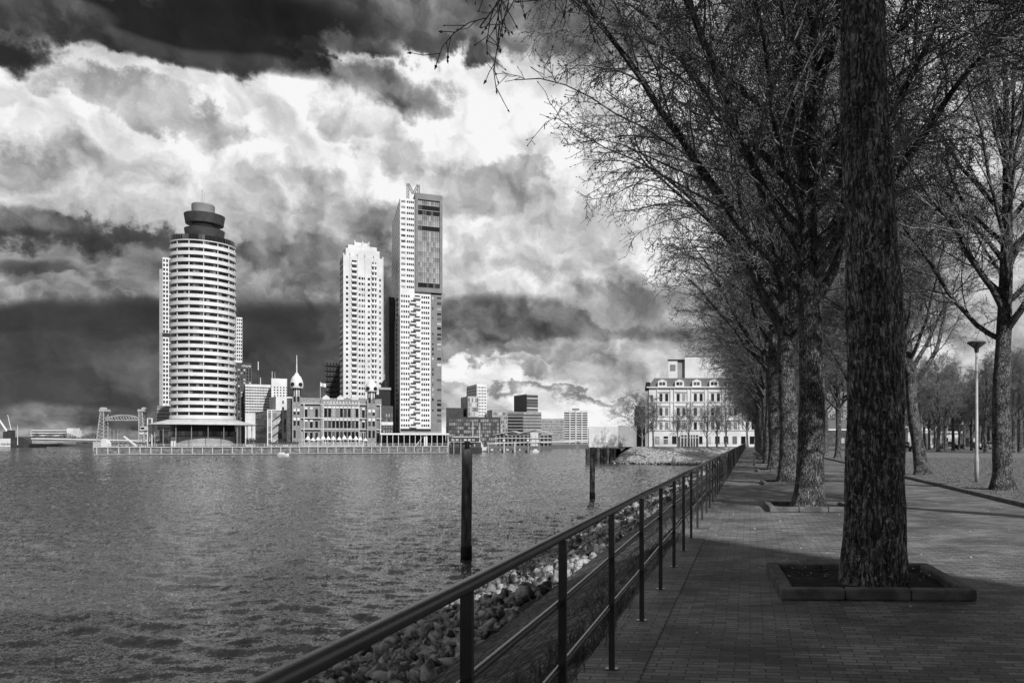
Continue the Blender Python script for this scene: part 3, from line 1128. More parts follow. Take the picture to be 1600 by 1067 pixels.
# ------------------------------------------------------------------ planters
def planter(x, y, w, l, label):
    o = thing('tree_planter', label, 'planter', (x, y, 0), R(3.5), 'square kerb planters round the riverside trees')
    t, h = .14, .12
    for (a, b2, c, d) in ((-w / 2, w / 2, -l / 2, -l / 2 + t), (-w / 2, w / 2, l / 2 - t, l / 2), (-w / 2, -w / 2 + t, -l / 2 + t + .004, l / 2 - t - .004), (w / 2 - t, w / 2, -l / 2 + t + .004, l / 2 - t - .004)):
        m_ = MB()
        n_ = 3
        lx = b2 - a > d - c
        L = (b2 - a) if lx else (d - c)
        for i in range(n_):
            s0, s1 = L * i / n_ + .004, L * (i + 1) / n_ - .004
            if lx:
                m_.box(a + s0, a + s1, c, d, .005, h + .004 * rs.random())
            else:
                m_.box(a, b2, c + s0, c + s1, .005, h + .004 * rs.random())
        k_ = m_.build('kerb', MT['kerb'], o)
        bv = k_.modifiers.new('bevel', 'BEVEL')
        bv.width = .02
        bv.segments = 2
    m_ = MB()
    vs_ = []
    n_ = 14
    for i in range(n_ + 1):
        for j in range(n_ + 1):
            xx, yy = (-w / 2 + t) + (w - 2 * t) * i / n_, (-l / 2 + t) + (l - 2 * t) * j / n_
            vs_.append((xx, yy, .05 + .035 * mnoise.noise(Vector((xx * 5 + x, yy * 5 + y, 0)))))
    m_.add(vs_, [(i * (n_ + 1) + j, (i + 1) * (n_ + 1) + j, (i + 1) * (n_ + 1) + j + 1, i * (n_ + 1) + j + 1) for i in range(n_) for j in range(n_)])
    m_.build('soil', MT['soil'], o, smooth=True)


for i, (x, y) in enumerate(rowA[:9]):
    planter(x - (.1 if i == 0 else .0), y + (.05 if i == 0 else 0), 1.95, 1.75, ORD[i] + ' square kerb planter of the riverside row')

# ------------------------------------------------------------------ lamp post
d = FPX * EYE / (753 - HOR)
lp = W(1526, d)
o = thing('street_lamp', 'slender pale lamp post with flat dish head on the lawn', 'street lamp', lp)
mb = MB()
mb.lathe([(.085, 0), (.085, .9), (.065, .95), (.048, 5.0)], 16)
mb.build('pole', MT['lamp'], o, smooth=True)
mb = MB()
mb.lathe([(.07, 4.98), (.10, 5.14), (.34, 5.32), (.36, 5.36), (.33, 5.39), (.0, 5.42)], 28, caps=False)
mb.build('lamp_head', MT['lampd'], o, smooth=True)

# ================================================================== WATERSIDE PILES
def mooring_pile(px, top_py, base_py, wpx, label, lean, cap):
    d = FPX * (EYE - WATER) / (base_py - HOR)
    p = W(px, d, WATER)
    r = wpx * d / FPX / 2
    h = ZZ(top_py, d) - WATER
    o = thing('mooring_pile', label, 'mooring pile', p, 0, 'timber mooring piles standing in the river')
    o.rotation_euler = (0, lean, 0)
    mb = MB()
    prof, n = [], 26
    for i in range(n + 1):
        z = -1 + (h + 1) * i / n
        prof.append((r * (1.0 - .06 * i / n), z))
    if cap:
        prof += [(r * .80, h + .22), (r * .45, h + .30)]
    mb.lathe(prof, 20)
    mb.v = [(x * (1 + .05 * mnoise.noise(Vector((x * 4, y * 4, z * .4)))), y * (1 + .05 * mnoise.noise(Vector((y * 4, x * 4, z * .5 + 4)))), z) for x, y, z in mb.v]
    mb.build('shaft', MT['wetpile'], o, smooth=True)
    mb = MB()
    mb.lathe([(r * 1.05, -.5), (r * 1.06, .25), (r * 1.04, .62), (r * 1.02, .66)], 20)
    mb.build('algae_band', MT['pilealgae'], o, smooth=True)
    if cap:
        mb = MB()
        mb.lathe([(r * .42, h + .28), (r * .5, h + .42), (r * .5, h + .62), (r * .30, h + .66)], 14)
        mb.box(-r * .9, r * .9, -r * .3, r * .3, h + .50, h + .60)
        mb.build('mooring_cap', MT['black'], o)


mooring_pile(728.5, 711, 874, 16.5, 'nearer thick dark timber mooring pile with rounded cap', R(.45), True)
mooring_pile(925.5, 699, 779, 8.5, 'farther thin dark mooring pile before the white shed', R(.2), False)

# ================================================================== BUILDINGS
WINS = {}


def win(root, face, a, z, w, h, m='glass', w_y=0.0):
    """a window centred at a along the face; faces: f (y=w_y, looks -y), l (x=w_y, looks -x), r (x=w_y, looks +x)"""
    WINS.setdefault(root.name, (root, []))[1].append((face, a, z, w, h, m, w_y))


WMESH = {}


def flush_windows(name='window', limit=100):
    for rn, (root, lst) in list(WINS.items()):
        lst.sort(key=lambda t: -t[3] * t[4])
        extra = {}
        for i, (face, a, z, w, h, m, y0) in enumerate(lst):
            if i < limit:
                key = (face in 'lr', round(w, 2), round(h, 2), m)
                if key not in WMESH:
                    b = MB()
                    if face == 'f':
                        b.box(-w / 2, w / 2, -.06, .3, 0, h)
                    else:
                        b.box(-.06, .06, -w / 2, w / 2, 0, h)
                    WMESH[key] = b.mesh('window', MT[m])
                loc = (a, y0, z) if face == 'f' else (y0, a, z)
                link('window', WMESH[key], root, loc)
            else:
                b = extra.setdefault(m, MB())
                if face == 'f':
                    b.box(a - w / 2, a + w / 2, y0 - .06, y0 + .3, z, z + h)
                else:
                    b.box(y0 - .06, y0 + .06, a - w / 2, a + w / 2, z, z + h)
        if extra:
            allm = MB()
            names = list(extra)
            for k_, m in enumerate(names):
                allm.cur = k_
                allm.add(extra[m].v, extra[m].f)
            props(allm.build('window', [MT[m] for m in names], root), kind='stuff')
    WINS.clear()


def solve(u0, d0, du, dd, px):
    s = (px - PX0) / FPX
    return (s * d0 - u0) / (du - s * dd)


def block(name, label, pxc, pxf, d, a, top, base_z=QZ, pxs=None, depth=12, m='white', cat='building', group=None, mass=True):
    """a box building whose near-left corner stands at pxc at distance d and whose front ends at pxf; a turns its front to the right"""
    a = math.atan((PX0 - pxc) / FPX) if a is None else R(a)
    u0 = (pxc - PX0) / FPX * d
    w = solve(u0, d, math.cos(a), math.sin(a), pxf)
    L = depth if pxs is None else solve(u0, d, -math.sin(a), math.cos(a), pxs)
    o = thing(name, label, cat, W(pxc, d, base_z), YAW + a, group)
    h = ZZ(top, d) - base_z
    if mass:
        mb = MB()
        mb.box(0, w, 0, L, 0, h)
        mb.build('wall', MT[m], o)
    return o, w, L, h, d / FPX


def QD(px, off=0.0):
    """distance of the far quay edge in the direction of a photo column"""
    s = (px - PX0) / FPX
    ua, ub = (146 - PX0) / FPX * 292, (700 - PX0) / FPX * 341
    t = (s * 292 - ua) / ((ub - ua) - s * 49)
    return 292 + 49 * t + off


QANG = math.atan2(341 - 292, (700 - PX0) / FPX * 341 - (146 - PX0) / FPX * 292)


def zof(py, d, base_z=QZ):
    return ZZ(py, d) - base_z


# --- round tower with white bands -------------------------------------------------
d = 331.0
U = d / FPX
o = thing('round_tower', 'tall cylindrical tower wrapped in white bands with a dark disc crown', 'tower', W(317.5, d, QZ), YAW)
r = 51.5 * U * .875
zb, zt = zof(655.5, d), zof(386, d)
nf = 25
fh = (zt - zb) / nf
mb = MB()
mb.lathe([(r * .90, zb - .5), (r * .90, zt)], 48)
mb.build('core', MT['dark'], o, smooth=False)
rg2 = random.Random(4)
for i in range(nf):
    z = zb + i * fh
    mb = MB()
    mb.lathe([(r * .93, z), (r, z + .05), (r, z + fh * .52), (r * .985, z + fh * .53), (r * .93, z + fh * .50)], 72, caps=False)
    mb.build('spandrel_band', MT['whiteb'], o, smooth=False)
    mb = MB()
    n = 60
    for k in range(n):
        a0, a1 = 2 * math.pi * (k + .04) / n, 2 * math.pi * (k + .96) / n
        rr = r * .945
        z0, z1 = z + fh * .50, z + fh * .99
        mb.add([(rr * math.cos(a0), rr * math.sin(a0), z0), (rr * math.cos(a1), rr * math.sin(a1), z0), (rr * math.cos(a1), rr * math.sin(a1), z1), (rr * math.cos(a0), rr * math.sin(a0), z1)], [(0, 1, 2, 3)])
    mb.build('window_band', MT['glassb'], o)
    mb = MB()
    for k in range(14):
        t = 2 * math.pi * (k + .5) / 14 + .1
        mb.bar((r * .965 * math.cos(t), r * .965 * math.sin(t), z + fh * .5), (r * .965 * math.cos(t), r * .965 * math.sin(t), z + fh), .16, n=4)
    mb.build('mullion', MT['whiteb'], o)
z = zt
mb = MB()
mb.lathe([(r * .99, z), (r * .99, z + .35)], 72)
mb.build('roof_slab', MT['whiteb'], o)
mb = MB()
n = 64
for k in range(n):
    a0, a1 = 2 * math.pi * (k + .04) / n, 2 * math.pi * (k + .96) / n
    rr = r * .985
    mb.add([(rr * math.cos(a0), rr * math.sin(a0), z + .35), (rr * math.cos(a1), rr * math.sin(a1), z + .35), (rr * math.cos(a1), rr * math.sin(a1), z + 2.5), (rr * math.cos(a0), rr * math.sin(a0), z + 2.5)], [(0, 1, 2, 3)])
mb.build('roof_screen', MT['glassd'], o)
zs = lambda py: zof(py, d)
q = .865 * U
mb = MB()
mb.lathe([(17 * q, zs(379)), (17 * q, zs(320))], 40)
mb.build('penthouse_drum', MT['midgrey'], o, smooth=False)
for (y0, y1, ra, rb) in ((376, 360.5, 29.5, 32), (352, 337.5, 30, 32.5)):
    mb = MB()
    mb.lathe([(rb * q * .5, zs(y0) - .0), (ra * q, zs(y0)), (rb * q, zs(y1)), (rb * q * .97, zs(y1) + .15), (rb * q * .3, zs(y1) + .2)], 56, cx=.6)
    mb.build('roof_disc', MT['dark'], o, smooth=False)
mb = MB()
mb.lathe([(18 * q, zs(338)), (18.4 * q, zs(322)), (17.5 * q, zs(321))], 48)
mb.build('plant_room', MT['grey'], o)
mb = MB()
mb.bar((-.4, 0, zs(322)), (-.4, 0, zs(297)), .24, .14)
mb.bar((.5, 0, zs(322)), (.5, 0, zs(301)), .14, .08)
mb.build('mast', MT['steelg'], o)
q = .93 * U
mb = MB()
mb.lathe([(50 * q, zs(656)), (62 * q, zs(659.0)), (79 * q, zs(663.5)), (79 * q, zs(664.6)), (50 * q, zs(663))], 64)
mb.build('entrance_canopy', MT['roofp'], o, smooth=True)
mb = MB()
mb.lathe([(49 * q, 0), (49 * q, zs(682))], 64)
mb.build('plinth_wall', MT['midgrey'], o)
mb = MB()
n = 48
for k in range(n):
    a0, a1 = 2 * math.pi * (k + .04) / n, 2 * math.pi * (k + .96) / n
    rr = 49.6 * q
    mb.add([(rr * math.cos(a0), rr * math.sin(a0), zs(681)), (rr * math.cos(a1), rr * math.sin(a1), zs(681)), (rr * math.cos(a1), rr * math.sin(a1), zs(674)), (rr * math.cos(a0), rr * math.sin(a0), zs(674))], [(0, 1, 2, 3)])
mb.build('plinth_glazing', MT['glassg'], o)
mb = MB()
mb.lathe([(47 * q, zs(683)), (47 * q, zs(664))], 48)
mb.build('lobby_core', MT['black'], o)
for k in range(20):
    t = 2 * math.pi * k / 20
    mb = MB()
    mb.bar((73 * q * math.cos(t), 73 * q * math.sin(t), 0), (73 * q * math.cos(t), 73 * q * math.sin(t), zs(664.4)), .11, n=8)
    mb.build('column', MT['midgrey'], o)
mb = MB()
mb.box(-22 * q, -14.5 * q, -51 * q, -48.5 * q, 0, zs(683))
mb.build('door_panel', MT['whiteb'], o)

# --- lattice fronted white tower behind it -------------------------------------------------
def lattice_tower(label, pxc, pxf, top, base_py, d, cols, fhpx, gap=None, a=None, extra=None):
    o, w, L, h, U = block('office_tower', label, pxc, pxf, d, a, top, base_z=QZ, depth=14, m='whiteb')
    fh = fhpx * U
    z = h - fh
    zlow = zof(base_py, d)
    cw = w / cols
    while z > zlow:
        if not (gap and gap[0] < EYE + 0 + z + QZ < gap[1]):
            for c in range(cols):
                win(o, 'f', cw * (c + .5), z, cw * .62, fh * .60, 'glassd')
        z -= fh
    if gap:
        mb = MB()
        mb.box(-.2, w + .1, -.15, .2, gap[0] - QZ, gap[1] - QZ)
        mb.build('recessed_floor', MT['black'], o)
    return o, w, L, h


d = 420
g0, g1 = ZZ(526, d), ZZ(520, d)
o, w, L, h = lattice_tower('slim white gridded tower rising behind the left side of the round tower', 254, 300, 402, 634, d, 10, 6.9, None)
mb = MB()
mb.box(0, w, -.16, .2, g0 - QZ, g1 - QZ)
mb.build('recessed_floor', MT['black'], o)
mb = MB()
mb.box(-1.4, -.003, 1, 8, 0, zof(420, d))
mb.build('service_wing', MT['midgrey'], o)
for k in range(44):
    pass
mb = MB()
mb.box(-2.4, 14, -2.5, -.2, zof(672, d), zof(634, d))
mb.build('podium', MT['glassg'], o)
mb = MB()
for k in range(7):
    mb.box(-2.45, 14.05, -2.58, -2.5, zof(672 - k * 5.4, d), zof(671.2 - k * 5.4, d))
mb.build('podium_band', MT['steelw'], o)
lattice_tower('white gridded tower edge showing behind the right side of the round tower', 360, 378.5, 495, 565, 430, 6, 5.6, None)

# --- dark tower with sign -------------------------------------------------
o, w, L, h, U = block('hotel_tower', 'dark tower with a white sign at its top right beside the round tower', 362, 393, 400, None, 566, m='dark', depth=14)
rr = random.Random(9)
for i in range(18):
    for c in range(7):
        mcol = 'glassp' if rr.random() < .33 else 'glassd'
        win(o, 'f', w * (c + .5) / 7, h - 4.0 - i * 1.62, w / 7 * .55, .75, mcol)
mb = MB()
for c in range(8):
    mb.box(w * c / 7 - .05, w * c / 7 + .05, -.14, -.0, 0, h - 2.6)
mb.build('fin', MT['grey'], o)


def text_mesh(s, size, ext=.05):
    cu = bpy.data.curves.new('lettering', 'FONT')
    cu.body = s
    cu.size = size
    cu.extrude = ext
    cu.align_x = 'CENTER'
    t = bpy.data.objects.new('lettering', cu)
    COL.objects.link(t)
    dg = bpy.context.evaluated_depsgraph_get()
    me = bpy.data.meshes.new_from_object(t.evaluated_get(dg))
    bpy.data.objects.remove(t)
    me.name = 'lettering'
    return me


me = text_mesh('nhow', 1.9, .06)
me.materials.clear()
me.materials.append(MT['whiteb'])
t = link('sign_lettering', me, o, (w - 2.3, -.12, h - 2.1))
t.rotation_euler = (R(90), 0, 0)

# --- chimney masts -------------------------------------------------
for (px, ty, by, rad, lb) in ((403.5, 565, 640, .35, 'tall thin mast with pale tip behind the white office block'), (407, 590, 640, .3, 'short dark mast right of the taller thin one')):
    d = 450
    o = thing('mast', lb, 'mast', W(px, d, QZ))
    mb = MB()
    mb.bar((0, 0, 0), (0, 0, zof(ty + 13, d)), rad * 1.2, rad)
    mb.build('shaft', MT['dark'], o)
    mb = MB()
    mb.bar((0, 0, zof(ty + 13, d) + .003), (0, 0, zof(ty, d)), rad * .8, rad * .7)
    mb.build('tip', MT['steelw'], o)

# --- striped white office -------------------------------------------------
o, w, L, h, U = block('office_building', 'white office block with ten dark ribbon window rows', 383, 423, 395, None, 600, depth=12)
for i in range(10):
    for c in range(16):
        win(o, 'f', w * (c + .5) / 16, h - 1.9 - i * 1.36, w / 16 * .78, .62, 'glassd')
# --- white block with square windows -------------------------------------------------
o, w, L, h, U = block('office_building', 'bright white block with a small grid of square windows', 424, 448.5, 385, None, 591, depth=12, m='whiteb')
for i in range(5):
    for c in range(5):
        win(o, 'f', 1.4 + c * 1.32, h - 4.6 - i * 1.3, .62, .62, 'glassd')
mb = MB()
mb.box(.2, .5, 2, 2.3, h, h + 3.5)
mb.bar((1.5, 1, h), (1.5, 1, h + 3.2), .1)
mb.build('aerial', MT['steelg'], o)
# --- small white block with grey wedge side
o, w, L, h, U = block('office_building', 'plain white gabled block with a grey side, left of the clock turret', 431, 462, 356, 36, 619, depth=10, pxs=421, m='white')
win(o, 'f', w * .36, h - 3.2, .6, 1.3, 'glassd')
win(o, 'f', w * .36, h - 6.5, .8, 1.8, 'glassd')
win(o, 'f', w * .62, h - 3.0, .5, .9, 'glassd')
# --- glass office on the quay -------------------------------------------------
o, w, L, h, U = block('office_building', 'low glazed office with stair zigzag and white frame beside the turret hall', 418, 448, 336, 37, 641, depth=16, pxs=399, m='midgrey')
for i in range(5):
    for c in range(4):
        win(o, 'f', w * (c + .5) / 4, .5 + i * h / 5.3, w / 4 * .8, h / 5 * .72, 'glassm')
        win(o, 'l', L * (c + .5) / 4, .5 + i * h / 5.3, L / 4 * .86, h / 5 * .74, 'glassg')
mb = MB()
for i in range(4):
    z0, z1 = .8 + i * h / 4.6, .8 + (i + 1) * h / 4.6
    mb.bar((w * .25, -.5, z0), (w * .75, -.5, z1), .14, n=4)
mb.build('stair', MT['black'], o)
mb = MB()
for x in (0, w * .2, w * .8, w):
    mb.box(x - .18, x + .18, -.30, -.07, 0, h)
mb.box(-.2, w + .2, -.32, -.07, h, h + .35)
mb.build('frame', MT['whiteb'], o)

# --- old brick shipping office with two domed turrets -------------------------------------------------
d = QD(470, 9)
U = d / FPX
o, w, L, h, U = block('turret_hall', 'old brick quayside hall with two domed turrets and a spire', 470, 596, d, math.degrees(QANG), 621, depth=8, m='brick')
rr = random.Random(2)
X = lambda px: solve(0, 1, 1, 0, 0) if False else (px - 470) * w / (596 - 470)
# bays
mb = MB()
for x0, x1 in ((500, 560),):
    mb.box(X(x0), X(x1), -.7, .2, 0, h - .6)
mb.build('central_bay', MT['brick'], o)
mb = MB()
for c in range(5):
    xa, xb = X(503 + c * 11.2), X(503 + (c + 1) * 11.2)
    if c in (0, 2, 4):
        mb.prismy([(xa, h - .6), (xb, h - .6), (xb, h + .2), ((xa + xb) / 2, h + 1.35), (xa, h + .2)], -.68, .3)
mb.build('gable', MT['pale'], o)
mb = MB()
for py in (631, 653.5, 671):
    mb.box(0, w, -.95, -.0, zof(py, d), zof(py, d) + .28)
for px in (475, 504, 560, 594):
    mb.box(X(px) - .14, X(px) + .14, -.98, -.0, .3, zof(631, d))
mb.build('string_course', MT['pale'], o)
for row, (y0, y1) in enumerate(((651, 637), (668, 656.5), (690, 674))):
    for c in range(9):
        px = 508 + c * 6.1
        win(o, 'f', X(px), zof(y0, d), 1.05, (y0 - y1) * U, ('glass', 'glassd', 'glassd')[row], -.72)
    for px in (478, 486, 494, 567, 573, 583, 590):
        win(o, 'f', X(px), zof(y0, d), 1.0, (y0 - y1) * U * .9, 'glass', -.02)
for (y0, y1) in ((637, 635), (656.5, 654.6)):
    for c in range(9):
        px = 508 + c * 6.1
        mb = MB()
        mb.box(X(px) - .62, X(px) + .62, -1.02, -.7, zof(y0, d), zof(y1, d) + .1)
        mb.build('lintel', MT['whiteb'], o)
    for px in (478, 486, 567, 573, 583):
        mb = MB()
        mb.box(X(px) - .5, X(px) + .5, -.30, -.0, zof(y0 + 2, d), zof(y1 + 1, d))
        mb.build('lintel', MT['whiteb'], o)
mb = MB()
for c in range(12):
    mb.bar((X(506 + c * 4.9), -.6, h - 1.8), (X(506 + c * 4.9), -.9, h - 1.8), .35, n=8)
mb.build('roundel', MT['pale'], o)


def turret(cx, y, rw, top_sq, dome0, dome1, spire, parent):
    q = U
    mb = MB()
    mb.box(cx - rw, cx + rw, y - rw, y + rw, 0, zof(top_sq, d))
    mb.build('turret', MT['brick'], parent)
    z0 = zof(top_sq, d)
    z1 = zof(dome0, d)
    mb = MB()
    mb.lathe([(rw * .85, z0), (rw * .8, z1)], 8, cx, y)
    mb.build('belfry', MT['pale'], parent)
    mb = MB()
    for k in range(8):
        t = 2 * math.pi * (k + .5) / 8
        mb.bar((cx + rw * .82 * math.cos(t), y + rw * .82 * math.sin(t), z0 + .2), (cx + rw * .80 * math.cos(t), y + rw * .80 * math.sin(t), z1 - .2), .22, n=6)
    mb.build('louvre', MT['black'], parent)
    zt_ = zof(dome1, d)
    hh = zt_ - z1
    rd = 9.2 * q
    mb = MB()
    mb.lathe([(rd * .95, z1 - .2), (rd * 1.02, z1), (rd * 1.03, z1 + hh * .25), (rd * .92, z1 + hh * .5), (rd * .66, z1 + hh * .75), (rd * .32, z1 + hh * .9), (rd * .24, z1 + hh)], 24, cx, y)
    mb.build('dome', MT['whiteb'], parent, smooth=True)
    for t in (-.62, .62):
        mb = MB()
        n_ = Vector((math.sin(t), -math.cos(t), 0))
        c = Vector((cx, y, z1 + hh * .22))
        mb.bar(c + n_ * rd * .8, c + n_ * rd * 1.12, rd * .33, n=16)
        mb.build('clock_face', MT['black'], parent)
    if spire:
        mb = MB()
        mb.bar((cx, y, zt_), (cx, y, zof(spire, d)), .28, .12, 8)
        mb.build('spire', MT['steelw'], parent)
    for (wy0, wy1) in ((628, 618), (648, 638), (665, 652), (684, 670)):
        for s in (-.42, .42):
            win(parent, 'f', cx + s * rw, zof(wy0, d), rw * .5, (wy0 - wy1) * q * .85, 'glass', y - rw - .0)
    mb = MB()
    for (wy0, wy1) in ((648, 638), (665, 652)):
        for s in (-.42, .42):
            mb.box(cx + s * rw - rw * .27, cx + s * rw + rw * .27, y - rw - .14, y - rw - .065, zof(wy1 + 5, d), zof(wy1 + .5, d))
    mb.build('blind', MT['whiteb'], parent)


turret(X(463.8), .5, 6.3 * U, 620, 606, 583, 555, o)
turret(X(580), .4, 7.2 * U, 622, 609, 590, None, o)
mb = MB()
mb.box(X(449), X(457), 1.0, 6, 0, zof(622, d))
mb.box(X(470.3), X(474), .6, 6, 0, zof(620, d) - .2)
mb.build('side_wing', MT['brickd'], o)
flush_windows()
# flag
o = thing('flagpole', 'white flag on a pole above the brick hall roof', 'flagpole', W(500.5, 338, QZ), YAW)
mb = MB()
mb.bar((0, 0, 0), (0, 0, zof(596, 338)), .12, .07)
mb.build('pole', MT['steelw'], o)
mb = MB()
vs = []
for i in range(9):
    for j in range(2):
        vs.append((.1 + i * .28, .18 * math.sin(i * .9), zof(603.5, 338) + j * 1.5 - .05 * i))
mb.add(vs, [(i * 2, i * 2 + 2, i * 2 + 3, i * 2 + 1) for i in range(8)])
fl = mb.build('flag', MT['whiteb'], o)
fl.modifiers.new('s', 'SOLIDIFY').thickness = .03

# --- dark stepped apartment tower behind the hall -------------------------------------------------
o, w, L, h, U = block('apartment_tower', 'black stepped balcony tower left of the pale high rise', 509, 533, 430, None, 562, depth=10, m='dark')
mb = MB()
mb.box(w * .5, w + 1, .5, 9, h + .003, zof(555, 430))
mb.build('upper_block', MT['dark'], o)
mb = MB()
for i in range(16):
    z = .5 + i * (h - 1) / 16
    mb.box(-.7, w * .96, -.8, .1, z, z + .5)
mb.build('balcony', MT['black'], o)
for i in range(16):
    for c in range(5):
        win(o, 'f', w * (c + .5) / 5, 1.2 + i * (h - 1) / 16, w / 5 * .5, 1.0, 'glassp' if rr.random() < .12 else 'glassd')

# --- pale residential high-rise -------------------------------------------------
d = 348
o, w, L, h, U = block('apartment_tower', 'tall pale residential high rise with stepped crown between the two dark towers', 537, 598, d, 31, 398, pxs=531, m='white')
tiers = [(.06, .93, 386), (.12, .86, 380), (.30, .66, 374)]
zprev = h
for (x0, x1, py) in tiers:
    mb = MB()
    z1 = zof(py, d)
    mb.box(w * x0, w * x1, .6 + x0 * 6, L * .8 - x0 * 8, zprev + .003, z1)
    mb.build('crown_tier', MT['white'], o)
    zprev = z1
mb = MB()
for x in (0.0, .17, .36, .55, .78, 1.0):      # vertical piers
    mb.box(w * x - .22, w * x + .22, -.32, -.0, 0, h + (1.6 if 0 < x < 1 else .8))
for x in (.30, .50, .66):
    mb.box(w * x - .2, w * x + .2, 1.8, 2.4, h, zof(374, d) + .6)
mb.build('pier', MT['white'], o)
mb = MB()
for k in range(4):
    mb.box(w * (.36 + k * .07), w * (.36 + k * .07) + .5, 3, 4, zof(374, d), zof(371.5, d))
mb.build('roof_plant', MT['grey'], o)
nfl = 34
fh = (h - 1) / nfl
for i in range(nfl):
    z = .6 + i * fh
    for (x, wd_, mm) in ((.085, .055, 'glassd'), (.265, .125, 'glassd'), (.40, .055, 'glass'), (.475, .045, 'glass'), (.535, .045, 'glass'), (.64, .06, 'glass'), (.775, .115, 'glassd'), (.93, .045, 'glass')):
        if i > nfl - 4 and x not in (.265, .775):
            continue
        win(o, 'f', w * x, z, w * wd_, fh * (.36 if wd_ > .1 else .42), mm)
    for c in range(4):
        win(o, 'l', L * (c + .5) / 4, z, L / 4 * .6, fh * .5, 'glassd')
mb = MB()
for i in range(nfl):
    z = .6 + i * fh
    for x in (.265, .775):
        mb = MB()
        mb.box(w * (x - .07), w * (x + .07), -.62, -.08, z - .55 * fh * .8, z - .02)
        mb.build('balcony', MT['whiteb'], o)

# --- tall tower with dark framed box and letter M -------------------------------------------------
d = QD(625, 14)
A_ = 24
o, w, L, h, U = block('tall_tower', 'tallest tower with a dark framed glass box and big letter M on its roof', 625, 691, d, A_, 309, pxs=612, m='white', mass=False)
a = R(A_)


def fx(px):
    """distance along the front face for a photo column"""
    return solve((625 - PX0) / FPX * d, d, math.cos(a), math.sin(a), px)


def fz(py, x=0.0):
    dd = d + x * math.sin(a)
    return ZZ(py, dd) - QZ


xs = fx(648.5)
xm = fx(673)
zmid = fz(456, xs)
hb = fz(302, xs)
mb = MB()
mb.box(0, xs - .003, 0, L, 0.0, h)
mb.build('white_wing', MT['whiteb'], o)
mb = MB()
mb.box(xs, xm, .05, L, 0, zmid - .003)
mb.build('lower_wing', MT['whiteb'], o)
mb = MB()
mb.box(xm + .003, w * .985, .05, L, 0, zmid - .6)
mb.build('grey_wing', MT['grey'], o)
# cantilevered framed box
fr = 1.15
mb = MB()
mb.box(xs, w, .9, L, zmid, hb)
mb.build('box_core', MT['dark'], o)
mb = MB()
mb.box(xs, xs + fr, -.9, .89, zmid, hb)
mb.box(w - fr, w, -.9, .89, zmid, hb)
mb.box(xs + fr + .003, w - fr - .003, -.9, .89, zmid, zmid + 2.0)
mb.box(xs + fr + .003, w - fr - .003, -.9, .89, hb - 2.6, hb)
mb.build('box_frame', MT['grey'], o)
gh = (hb - 2.6) - (zmid + 2.0)
nr = 17
gw = w - 2 * fr - xs
for i in range(nr):
    z0 = zmid + 2.0 + gh * i / nr
    mb = MB()
    for c in range(10):
        x0 = xs + fr + gw * c / 10
        mb.box(x0 + .05, x0 + gw / 10 - .05, -.30, .5, z0 + .08, z0 + gh / nr - .10)
    mb.build('glazing', MT['glassbox' if i not in (0, 11, 14, 15) else 'glassd'], o)
mb = MB()
for i in range(nr):
    z0 = zmid + 2.0 + gh * i / nr
    mb.box(xs + fr, w - fr, -.42, -.305, z0 - .07, z0 + .09)
mb.build('transom', MT['steelg'], o)
# lower structure of the left side
zl = fz(492)
mb = MB()
mb.box(-.02, -.32, 1.2, L + 1.0, 0, zl)
mb.build('grey_side', MT['midgrey'], o)
mb = MB()
mb.box(-2.7, -.34, L * .55, L + 5, 0, fz(450, 0) * 1.0)
mb.build('dark_side_wing', MT['dark'], o)
# windows
zz_ = h - 1.9
i = 0
while zz_ > zmid + 1.0:
    win(o, 'f', xs * .22, zz_, xs * .28, .95, 'glassg')
    for k in range(4):
        win(o, 'f', xs * (.50 + k * .125), zz_, xs * .09, .95, 'glassd')
    for k in range(8):
        win(o, 'l', L * (k + .5) / 8, zz_, L / 8 * .7, 1.25, 'glassg')
    zz_ -= 2.47
fhh = 2.25
zz_ = zmid - 2.6
i = 0
while zz_ > fz(667):
    for k in range(4):
        win(o, 'f', xm * (.06 + k * .075), zz_, xm * .045, .95, 'glassd')
        win(o, 'f', xm * (.72 + k * .07), zz_, xm * .045, .95, 'glassd')
    win(o, 'f', xm * (.43 if i % 2 else .56), zz_, xm * .17, 1.05, 'glassd', .0)
    for k in range(2):
        if rr.random() < .8:
            win(o, 'f', xm + (w - xm) * (.18 + .55 * k), zz_ + rr.uniform(-.3, .3), (w - xm) * (.10, .25)[k] * 1.4, rr.choice((.8, 1.2)), rr.choice(('glassp', 'glassd', 'glassp')), .05)
    win(o, 'l', L * .25, zz_, L * .12, 1.0, 'glassp' if rr.random() < .4 else 'glassd', -.33)
    for k in range(3):
        win(o, 'l', L * (.65 + k * .3), zz_, 1.2, 1.0, 'glassp' if rr.random() < .25 else 'glassd', -2.72)
    zz_ -= fhh
    i += 1
zz_ = zmid - 2.6
i = 0
while zz_ > fz(667):
    mb = MB()
    c = xm * (.43 if i % 2 else .56)
    mb.box(c - xm * .11, c + xm * .11, -1.1, -.07, zz_ - .45, zz_ + .25)
    mb.build('balcony', MT['white'], o)
    zz_ -= fhh
    i += 1
mb = MB()
mb.box(0.2, xm, -.13, .3, fz(673.5), fz(669.5))
mb.build('plinth_band', MT['black'], o)
mb = MB()
mb.box(-.01, w * .98, -.10, .049, 0, fz(674))
mb.build('plinth', MT['midgrey'], o)
# letter M: an openwork steel sign
mz0, mz1 = fz(303), fz(282)
mx0, mx1 = fx(636.5) - 0, fx(657)
mw = mx1 - mx0
mb = MB()
hh = mz1 - mz0


